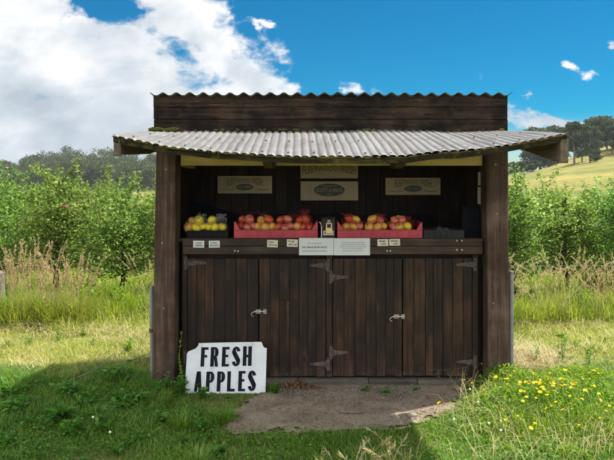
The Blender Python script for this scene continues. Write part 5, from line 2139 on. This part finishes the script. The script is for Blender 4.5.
for (px, py, lab) in ((439, 403, 'lone yellow flower by the lit corner of bare dirt'), (134, 393, 'lone yellow flower in the shaded grass left of the stand'), (394, 372, 'lone small yellow flower before the right hand doors')):
    h = 0.07
    D = F * (EYE - h) / (py - 188)
    flower((px - 320) * D / F, D, h, 0.016, lab, 'lone yellow flowers')
# white clover heads
mb = MB()
bm = bmesh.new()
bmesh.ops.create_icosphere(bm, subdivisions=2, radius=1.0)
for i, v in enumerate(bm.verts):
    v.co *= 1 + 0.25 * (i % 2)
mb.bm(bm)
o = mb.build('bloom', M['whitepetal'])
clov_me = o.data
bpy.data.objects.remove(o)
for (px, py, gl) in ((492, 395, 1), (501, 421, 1), (501, 430, 1), (489, 423, 1), (454, 419, 1), (513, 411, 1), (470, 389, 1), (110, 432, 0), (93, 417, 0), (478, 402, 1)):
    h = 0.10
    D = F * (EYE - h) / (py - 188)
    root = empty('white_clover', ((px - 320) * D / F, D, 0))
    tag(root, 'small white clover head among the sunlit wildflower leaves' if gl else 'small white clover head in the shaded grass left of the dirt', 'flower',
        'white clover on the wildflower mound' if gl else 'white clover in the shaded grass')
    inst('stem', fstem_me, (0, 0, 0), root, (0, 0, 0), (1, 1, h / 0.30))
    inst('bloom', clov_me, (0, 0, h), root, (0, 0, 0), (0.0065, 0.0065, 0.006))

# --- gravel along the sill, bark chips, sticks, a dead leaf
def stones(name, n, region, s0, s1, mat, label, cat, rng_, dens=None):
    bm = bmesh.new()
    bmesh.ops.create_icosphere(bm, subdivisions=1, radius=1.0)
    base = np.array([v.co[:] for v in bm.verts])
    tri = np.array([[v.index for v in f.verts] for f in bm.faces])
    bm.free()
    xs_, ys_ = rng_.uniform(region[0], region[1], n), rng_.uniform(region[2], region[3], n)
    if dens is not None:
        kp_ = rng_.uniform(0, 1, n) < dens(xs_, ys_)
        xs_, ys_ = xs_[kp_], ys_[kp_]
        n = len(xs_)
    V_, T_ = [], []
    for i in range(n):
        s = rng_.uniform(s0, s1)
        sc_ = s * np.array([rng_.uniform(0.8, 1.6), rng_.uniform(0.7, 1.2), rng_.uniform(0.4, 0.8)])
        a = rng_.uniform(0, 6.28)
        p = base * (1 + rng_.normal(size=(len(base), 1)) * 0.14) * sc_
        c_, s_ = math.cos(a), math.sin(a)
        p = np.stack([p[:, 0] * c_ - p[:, 1] * s_, p[:, 0] * s_ + p[:, 1] * c_, p[:, 2]], -1) + [xs_[i], ys_[i], 0.012 + s * 0.2]
        T_.append(tri + len(base) * i)
        V_.append(p)
    tag(mesh_np(name, np.concatenate(V_), None, np.concatenate(T_), mat), label, cat, kind='stuff')


gm = leafy('grey_gravel', [(0.12, 0.10, 0.08), (0.18, 0.155, 0.125), (0.25, 0.22, 0.18)], 0.0, 0.9)
stones('gravel', 1900, (-0.3, 0.9, 4.12, 4.54), 0.003, 0.0085, gm, 'loose grey gravel along the foot of the doors', 'gravel', np.random.default_rng(8),
       lambda a, b: np.clip((b - 4.12) * 3.2, 0, 1) * np.clip(1.1 - np.abs(a - 0.2) * 1.2, 0.05, 1))
stones('dirt_pebbles', 1500, (-0.75, 0.9, 3.65, 4.4), 0.002, 0.006, gm, 'tiny pebbles scattered over the bare dirt', 'gravel', np.random.default_rng(9), lambda a, b: in_poly(a, b, DIRT) * 0.8)
cm = leafy('brown_bark_chips', [(0.10, 0.05, 0.025), (0.17, 0.085, 0.04), (0.24, 0.13, 0.065)], 0.0, 0.9)
rb = np.random.default_rng(13)
n = 420
px_b = np.clip(rb.normal(size=n) * 0.085, -0.2, 0.2) - 0.165
py_b = 4.50 - np.abs(rb.normal(size=n)) * 0.035
zb_ = np.maximum(0.004, 0.045 * np.exp(-((px_b + 0.165) / 0.09) ** 2) * rb.uniform(0.2, 1, n)) + 0.012
V0, Q0 = leaf_quads(np.stack([px_b, py_b, zb_], -1), rand_dirs(n, rb), rand_dirs(n, rb), rb.uniform(0.01, 0.035, n), rb.uniform(0.006, 0.014, n))
tag(mesh_np('bark_litter', V0, Q0, None, cm), 'small brown heap of bark litter against the sill', 'bark litter', kind='stuff')
n = 420
lx, ly = rb.uniform(-0.75, 0.95, n), rb.uniform(3.55, 4.45, n)
V0, Q0 = leaf_quads(np.stack([lx, ly, np.full(n, 0.014)], -1), rand_dirs(n, rb) * [1, 1, 0.15], rand_dirs(n, rb, 2.0), rb.uniform(0.008, 0.03, n), rb.uniform(0.003, 0.010, n))
tag(mesh_np('leaf_litter', V0, Q0, None, cm), 'scattered dry leaf litter on the dirt', 'leaf litter', kind='stuff')
for (pts, rr, lab) in (([(1.02, 4.45, 0.02), (1.06, 4.36, 0.03), (1.11, 4.25, 0.02)], 0.008, 'short grey stick on the dirt by the right post'),
                       ([(0.12, 3.98, 0.018), (0.2, 3.965, 0.02), (0.3, 3.97, 0.018)], 0.005, 'thin dark twig lying on the bare dirt'),
                       ([(-1.75, 4.62, 0.06), (-1.5, 4.72, 0.16), (-1.3, 4.80, 0.22)], 0.004, 'thin bare twig arching over the grass left of the stand'),
                       ([(-2.0, 4.4, 0.05), (-1.75, 4.5, 0.13), (-1.62, 4.62, 0.24)], 0.004, 'curved reddish twig among the left weeds')):
    mb = MB()
    mb.tube(pts, [rr, rr * 0.9, rr * 0.6], 7)
    tag(mb.build('stick', M['twig'], None, origin=pts[0]), lab, 'stick')
mb = MB()
vs = []
for i in range(7):
    u = i / 6
    w = 0.022 * math.sin(math.pi * min(1, u * 0.95 + 0.05)) ** 0.8
    vs += [(0.46 + u * 0.10, 3.60 + u * 0.015 - w, 0.055 + 0.015 * u + 0.006), (0.46 + u * 0.10, 3.60 + u * 0.015 + w, 0.05 + 0.015 * u)]
mb.add(vs, [(2 * i, 2 * i + 2, 2 * i + 3, 2 * i + 1) for i in range(6)])
o = mb.build('dead_leaf', M['pale_straw'], None, origin=(0.46, 3.60, 0.05))
so = o.modifiers.new('thickness', 'SOLIDIFY')
so.thickness = 0.0012
tag(o, 'single dry tan leaf lying on the grass at the shadow edge', 'leaf')
mb = MB()
bm = bmesh.new()
bmesh.ops.create_icosphere(bm, subdivisions=2, radius=1.0)
for v in bm.verts:
    v.co *= 1 + 0.2 * mnoise.noise(v.co * 1.5)
mb.bm(bm, Matrix.Translation((0.62, 3.93, 0.015)) @ Matrix.Diagonal((0.035, 0.02, 0.016, 1)))
tag(mb.build('stone', gm, None, smooth=True, origin=(0.62, 3.93, 0.0)), 'small flat stone on the sunlit corner of the dirt', 'stone')


# ------------------------------------------------------------------ apple trees
def apple_tree_meshes(seed, h=2.05, rad=0.75, nleaf=5200):
    r = np.random.default_rng(seed)
    mb = MB()
    top = Vector((r.uniform(-0.08, 0.08), r.uniform(-0.08, 0.08), h * 0.93))
    lead = [Vector((0, 0, -0.05))]
    for i in range(1, 9):
        u = i / 8
        lead.append(Vector((top.x * u + r.normal() * 0.02, top.y * u + r.normal() * 0.02, h * 0.93 * u)))
    mb.tube(lead, [0.045 * (1 - 0.85 * i / 8) for i in range(9)], 8)
    twigs = []          # (point, direction, weight)

    def at(u):
        f = u * 8
        i = min(int(f), 7)
        return lead[i].lerp(lead[i + 1], f - i)
    nl = 24
    for k in range(nl):
        u = 0.21 + 0.62 * (k + r.uniform(0, 1)) / nl
        a = k * 2.4 + r.uniform(-0.5, 0.5)
        L = rad * (1.12 - 0.72 * u) * r.uniform(0.65, 1.2)
        p0 = at(u)
        up = r.uniform(0.05, 0.6)
        pts = []
        for i in range(6):
            q = i / 5
            droop = -0.12 * q * q * (1 if r.uniform() < 0.6 else -1.2)
            pts.append(p0 + Vector((math.cos(a) * L * q + r.normal() * 0.015, math.sin(a) * L * q + r.normal() * 0.015, L * (up * q + droop))))
        mb.tube(pts, [0.014 * (1 - 0.8 * i / 5) + 0.002 for i in range(6)], 5)
        for i in range(1, 6):
            twigs.append((pts[i], 1.0))
            for _ in range(2):
                dv = Vector(r.normal(size=3)) * 0.09
                dv.z = abs(dv.z) * 0.9 - 0.02
                twigs.append((pts[i] + dv, 1.0))
        # upright shoots
        if r.uniform() < 0.95:
            i = int(r.integers(2, 6))
            hh = r.uniform(0.25, 0.72) * (1.0 if u < 0.7 else 0.8)
            sh = [pts[i] + Vector((r.normal() * 0.015 * j, r.normal() * 0.015 * j, hh * j / 4)) for j in range(5)]
            mb.tube(sh, [0.005, 0.0045, 0.004, 0.003, 0.002], 4)
            for j in range(1, 5):
                twigs.append((sh[j], 0.8))
    # leader shoots poking above the crown
    for k in range(8):
        p0 = at(r.uniform(0.62, 1.0))
        hh = r.uniform(0.25, 0.7)
        ox, oy = r.normal() * 0.2, r.normal() * 0.2
        sh = [p0 + Vector((ox * j / 5, oy * j / 5, hh * j / 5)) for j in range(6)]
        mb.tube(sh, [0.006, 0.0055, 0.005, 0.004, 0.003, 0.002], 4)
        for j in range(1, 6):
            twigs.append((sh[j], 0.75))
    to = mb.build('trunk', M['bark'], None)
    tme = to.data
    bpy.data.objects.remove(to)
    wts = np.array([t_[1] for t_ in twigs])
    wts = wts / wts.sum()
    C = np.array([t_[0][:] for t_ in twigs])
    idx = r.choice(len(C), nleaf, p=wts)
    spread = np.where(np.array([t_[1] for t_ in twigs])[idx] < 0.9, 0.035, 0.075)
    P = C[idx] + r.normal(size=(nleaf, 3)) * spread[:, None]
    P[:, 2] = np.maximum(P[:, 2], 0.24 + 0.26 * r.uniform(0, 1, nleaf))
    dirs = rand_dirs(nleaf, r, 0.15)
    nrm = rand_dirs(nleaf, r, 0.9)
    L = r.uniform(0.030, 0.076, nleaf) * np.where(np.array([t_[1] for t_ in twigs])[idx] < 0.9, 1.1, 0.95)
    V0, Q0 = leaf_quads(P, dirs, nrm, L, L * r.uniform(0.45, 0.65, nleaf))
    cme = mesh_np('crown', V0, Q0, None, M['appleleaf'], link=False)
    fruit = [C[i] + r.normal(size=3) * 0.05 for i in r.choice(len(C), 14, replace=False)]
    fruit = [f for f in fruit if f[1] < 0.25 and f[2] > 0.5][:3]
    return tme, cme, fruit


variants = [apple_tree_meshes(500 + i, h=(2.0, 2.15, 1.9, 2.1, 1.98)[i], rad=(0.85, 0.75, 0.9, 0.8, 0.78)[i], nleaf=(7600, 7000, 8000, 7400, 7000)[i]) for i in range(5)]
ta_me = apple_me['apple_red'].copy()
ta_me.materials.clear()
ta_me.materials.append(M['treeapple'])


def apple_tree(x, y, v, rz, sc, label, group, fruit=True):
    tme, cme, fr_ = variants[v]
    root = empty('apple_tree', (x, y, gz(x, y)))
    root.rotation_euler = (0, 0, rz)
    root.scale = (sc * 1.02, sc * 1.02, sc * 0.86)
    tag(root, label, 'apple tree', group)
    inst('trunk', tme, (0, 0, 0), root)
    inst('crown', cme, (0, 0, 0), root)
    if fruit:
        for f in fr_:
            inst('apple', ta_me, f, root, (0, 0, 0), (0.035, 0.035, 0.033))


FR = 'apple trees of the front orchard row'
front_row = [(-4.75, 8.0, 0, 'apple tree at the left edge behind the seeding grass'), (-3.75, 8.3, 1, 'apple tree behind the pinkish seeding grass, tall shoots'), (-2.80, 8.2, 2, 'apple tree midway between the left edge and the stand'),
             (-1.95, 8.4, 3, 'apple tree whose crown meets the left post of the stand'), (2.62, 8.0, 1, 'apple tree right beside the right pipe post'), (3.45, 8.2, 4, 'apple tree midway between the right post and the right edge'),
             (4.30, 8.0, 0, 'apple tree at the right edge of the orchard'), (-5.8, 8.2, 4, 'apple tree of the front row just beyond the left edge'), (5.25, 8.1, 2, 'apple tree of the front row just beyond the right edge')]
for i, (x, y, v, lab) in enumerate(front_row):
    apple_tree(x, y, v, i * 1.3 if i else 0, (0.95, 1.02, 0.92, 1.0, 0.91, 0.89, 0.92, 1.0, 0.92)[i] * (0.93 if x < 0 else 1.0), lab, FR)
for rrow, (D, stepx) in enumerate(((11.2, 1.05), (14.4, 1.1), (18, 1.15), (22.5, 1.2))):
    for side in (-1, 1):
        x0 = 0.27 * D if side < 0 else 0.30 * D
        x1 = 0.62 * D if side < 0 else 0.56 * D
        x = x0
        k = 0
        while x < x1:
            if rrow == 0:
                lab = f'apple tree of the second orchard row on the {"left" if side < 0 else "right"} of the stand'
            else:
                lab = f'apple tree in the orchard rows far behind on the {"left" if side < 0 else "right"}'
            apple_tree(side * x + random.uniform(-0.15, 0.15), D + random.uniform(-0.25, 0.25), random.randrange(5), random.uniform(0, 6.28), random.uniform(0.86, 1.06) * (1 - 0.02 * rrow) * (0.86 if side > 0 else 0.95),
                       lab, f'{"second row" if rrow == 0 else "rear rows"} of apple trees on the {"left" if side < 0 else "right"}', fruit=(rrow == 0 and k % 2 == 0))
            x += stepx
            k += 1


# ------------------------------------------------------------------ far gum trees
def gum_meshes(seed, h, rad, n=2600, leaf=0.45, lobes=11, trunk_h=0.2):
    r = np.random.default_rng(seed)
    mb = MB()
    mb.tube([(0, 0, -0.5), (r.normal() * 0.15, 0, h * 0.3), (r.normal() * 0.3, 0, h * 0.6), (r.normal() * 0.4, 0, h * 0.85)], [h * 0.028, h * 0.022, h * 0.014, h * 0.005], 7)
    Pn = []
    for k in range(lobes):
        u = r.uniform(trunk_h, 0.92)
        a = r.uniform(0, 6.28)
        q = rad * math.sin(math.pi * min(1, (u - trunk_h + 0.12) / (1.1 - trunk_h))) ** 0.7 * r.uniform(0.25, 0.85)
        c = np.array([math.cos(a) * q, math.sin(a) * q, h * u])
        mb.tube([(0, 0, h * u * 0.72), tuple(c * [0.5, 0.5, 0.93]), tuple(c)], [h * 0.010, h * 0.007, h * 0.003], 5)
        rl = rad * r.uniform(0.25, 0.48)
        m = n // lobes
        v = r.normal(size=(m, 3))
        v /= np.linalg.norm(v, axis=1, keepdims=True)
        Pn.append(c + v * (rl * r.uniform(0.45, 1.08, m) ** 0.6)[:, None] * [1, 1, 0.72])
    P = np.concatenate(Pn)
    m = len(P)
    L = r.uniform(0.6, 1.3, m) * leaf
    V0, Q0 = leaf_quads(P, rand_dirs(m, r, -0.2), rand_dirs(m, r, 0.6), L, L * r.uniform(0.45, 0.8, m))
    to = mb.build('trunk', M['gumbark'])
    tme = to.data
    bpy.data.objects.remove(to)
    return tme, mesh_np('crown', V0, Q0, None, M['gumleaf'], link=False)


gums = [gum_meshes(700, 12, 4.2, 5200, 0.55, 16, 0.16), gum_meshes(701, 11, 3.4, 4200, 0.5, 13, 0.28), gum_meshes(702, 13, 4.9, 6000, 0.55, 18, 0.12), gum_meshes(703, 10, 4.8, 5600, 0.55, 18, 0.08)]


def far_tree(px, py_base, py_top, D, v, label, group, wide=1.0):
    x = (px - 320) * D / F
    z = gz(x, D)
    hgt = (12, 11, 13, 10)[v]
    zt = EYE + (188 - py_top) * D / F
    s = max(0.3, (zt - z) / (hgt * 0.98))
    root = empty('gum_tree', (x, D, z))
    root.rotation_euler = (0, 0, random.uniform(0, 6.28))
    root.scale = (s * wide, s * wide, s)
    tag(root, label, 'gum tree', group)
    inst('trunk', gums[v][0], (0, 0, 0), root)
    inst('crown', gums[v][1], (0, 0, 0), root)


GG = 'gum trees on the paddock hill'
far_tree(574, 160, 122, 150, 1, 'slender open gum tree, left one of the pair by the roof end', GG, 1.0)
far_tree(590, 160, 123, 148, 0, 'full round gum tree, right one of the pair by the roof end', GG, 0.95)
far_tree(582, 160, 127, 156, 2, 'gum tree half hidden between the pair by the roof end', GG, 0.8)
for i, (px, pt, D, v, wd) in enumerate(((598, 117, 178, 3, 1.25), (607, 120, 172, 0, 1.2), (618, 118, 170, 2, 1.2), (628, 114, 176, 0, 1.2), (640, 112, 180, 3, 1.2), (654, 110, 180, 2, 1.2), (612, 126, 162, 1, 1.3), (624, 130, 158, 3, 1.2))):
    far_tree(px, 155, pt, D, v, 'dark gum tree in the dense stand at the right edge of the hill', 'dark gum trees at the right edge', wd)
for i, (px, pt, D, v) in enumerate(((540, 129, 190, 3), (549, 126, 195, 2), (558, 126, 192, 0), (566, 128, 188, 1))):
    far_tree(px, 155, pt, D, v, 'distant gum tree whose crown shows above the right roof end', 'gum trees above the right roof end', 1.25)
for i, (px, pb, pt, D) in enumerate(((507, 170, 163, 165), (513, 170, 161, 170), (520, 169, 162, 168), (527, 168, 161, 172), (534, 168, 163, 166))):
    far_tree(px, pb, pt, D, (3, 0, 2, 3, 0, 2)[i], 'small bluish gum tree in the line under the right roof end', 'gum trees in the line under the roof end', 1.4)
far_tree(596, 166, 157, 140, 3, 'low round bush on the slope below the gum pair', GG, 1.3)

# wooded hill on the left: one mass
r = np.random.default_rng(31)
Vs, Qs, base = [], [], 0
Vt, Qt = [], []
for k in range(260):
    D = 236 + 100 * r.uniform(0, 1) ** 1.4
    px = r.uniform(-75, 215)
    x = (px - 320) * D / F
    prof_h = 11.5 + 3.0 * math.sin((px - 20) / 45.0) + r.uniform(-1.5, 2.2)
    if px < 25:
        prof_h -= 2.0
    h = prof_h * r.uniform(0.72, 1.0)
    z = gz(x, D)
    m = 800
    lob = 8
    P = []
    for q in range(lob):
        u = r.uniform(0.12, 0.9)
        a = r.uniform(0, 6.28)
        c = np.array([x + math.cos(a) * h * 0.22, D + math.sin(a) * h * 0.22, z + h * u])
        v = r.normal(size=(m // lob, 3))
        v /= np.linalg.norm(v, axis=1, keepdims=True)
        P.append(c + v * (h * r.uniform(0.14, 0.23)) * (r.uniform(0.5, 1.08, (m // lob, 1))) * [1, 1, 0.8])
    P = np.concatenate(P)
    L = r.uniform(0.5, 1.1, len(P))
    V0, Q0 = leaf_quads(P, rand_dirs(len(P), r, -0.2), rand_dirs(len(P), r, 0.6), L, L * 0.65)
    Vs.append(V0)
    Qs.append(Q0 + base)
    base += len(V0)
wf_m = leafy('hill_forest_leaves', [(0.028, 0.050, 0.022), (0.045, 0.072, 0.030), (0.07, 0.098, 0.038), (0.115, 0.13, 0.055)], 0.25, rough=0.8, spec=0.1, patch=(0.06, 0.065, 0.035), patch_amt=0.5, patch_scale=0.06)
tag(mesh_np('far_wood', np.concatenate(Vs), np.concatenate(Qs), None, wf_m), 'distant wooded hill on the left horizon', 'forest', kind='stuff')
# dark understorey floor of the wood, a low hill surface
xs_ = np.linspace(-290, -60, 50)
ys_ = np.linspace(225, 380, 30)

# ------------------------------------------------------------------ the air: a thin haze that the far wood fades into
hm = bpy.data.materials.new('haze_air')
hm.use_nodes = True
hn = NT(hm.node_tree)
hn.n.remove(hn.n['Principled BSDF'])
pv = hn.new('ShaderNodeVolumePrincipled')
pv.inputs['Color'].default_value = (0.86, 0.92, 1.0, 1)
pv.inputs['Density'].default_value = HAZE
hn.link(pv.outputs[0], hn.n['Material Output'].inputs['Volume'])
mb = MB()
mb.box(-460, 460, -50, 500, -1.5, 32)
tag(mb.build('haze', hm, None), 'thin pale blue haze in the air over the orchard and hills', 'haze', kind='stuff')
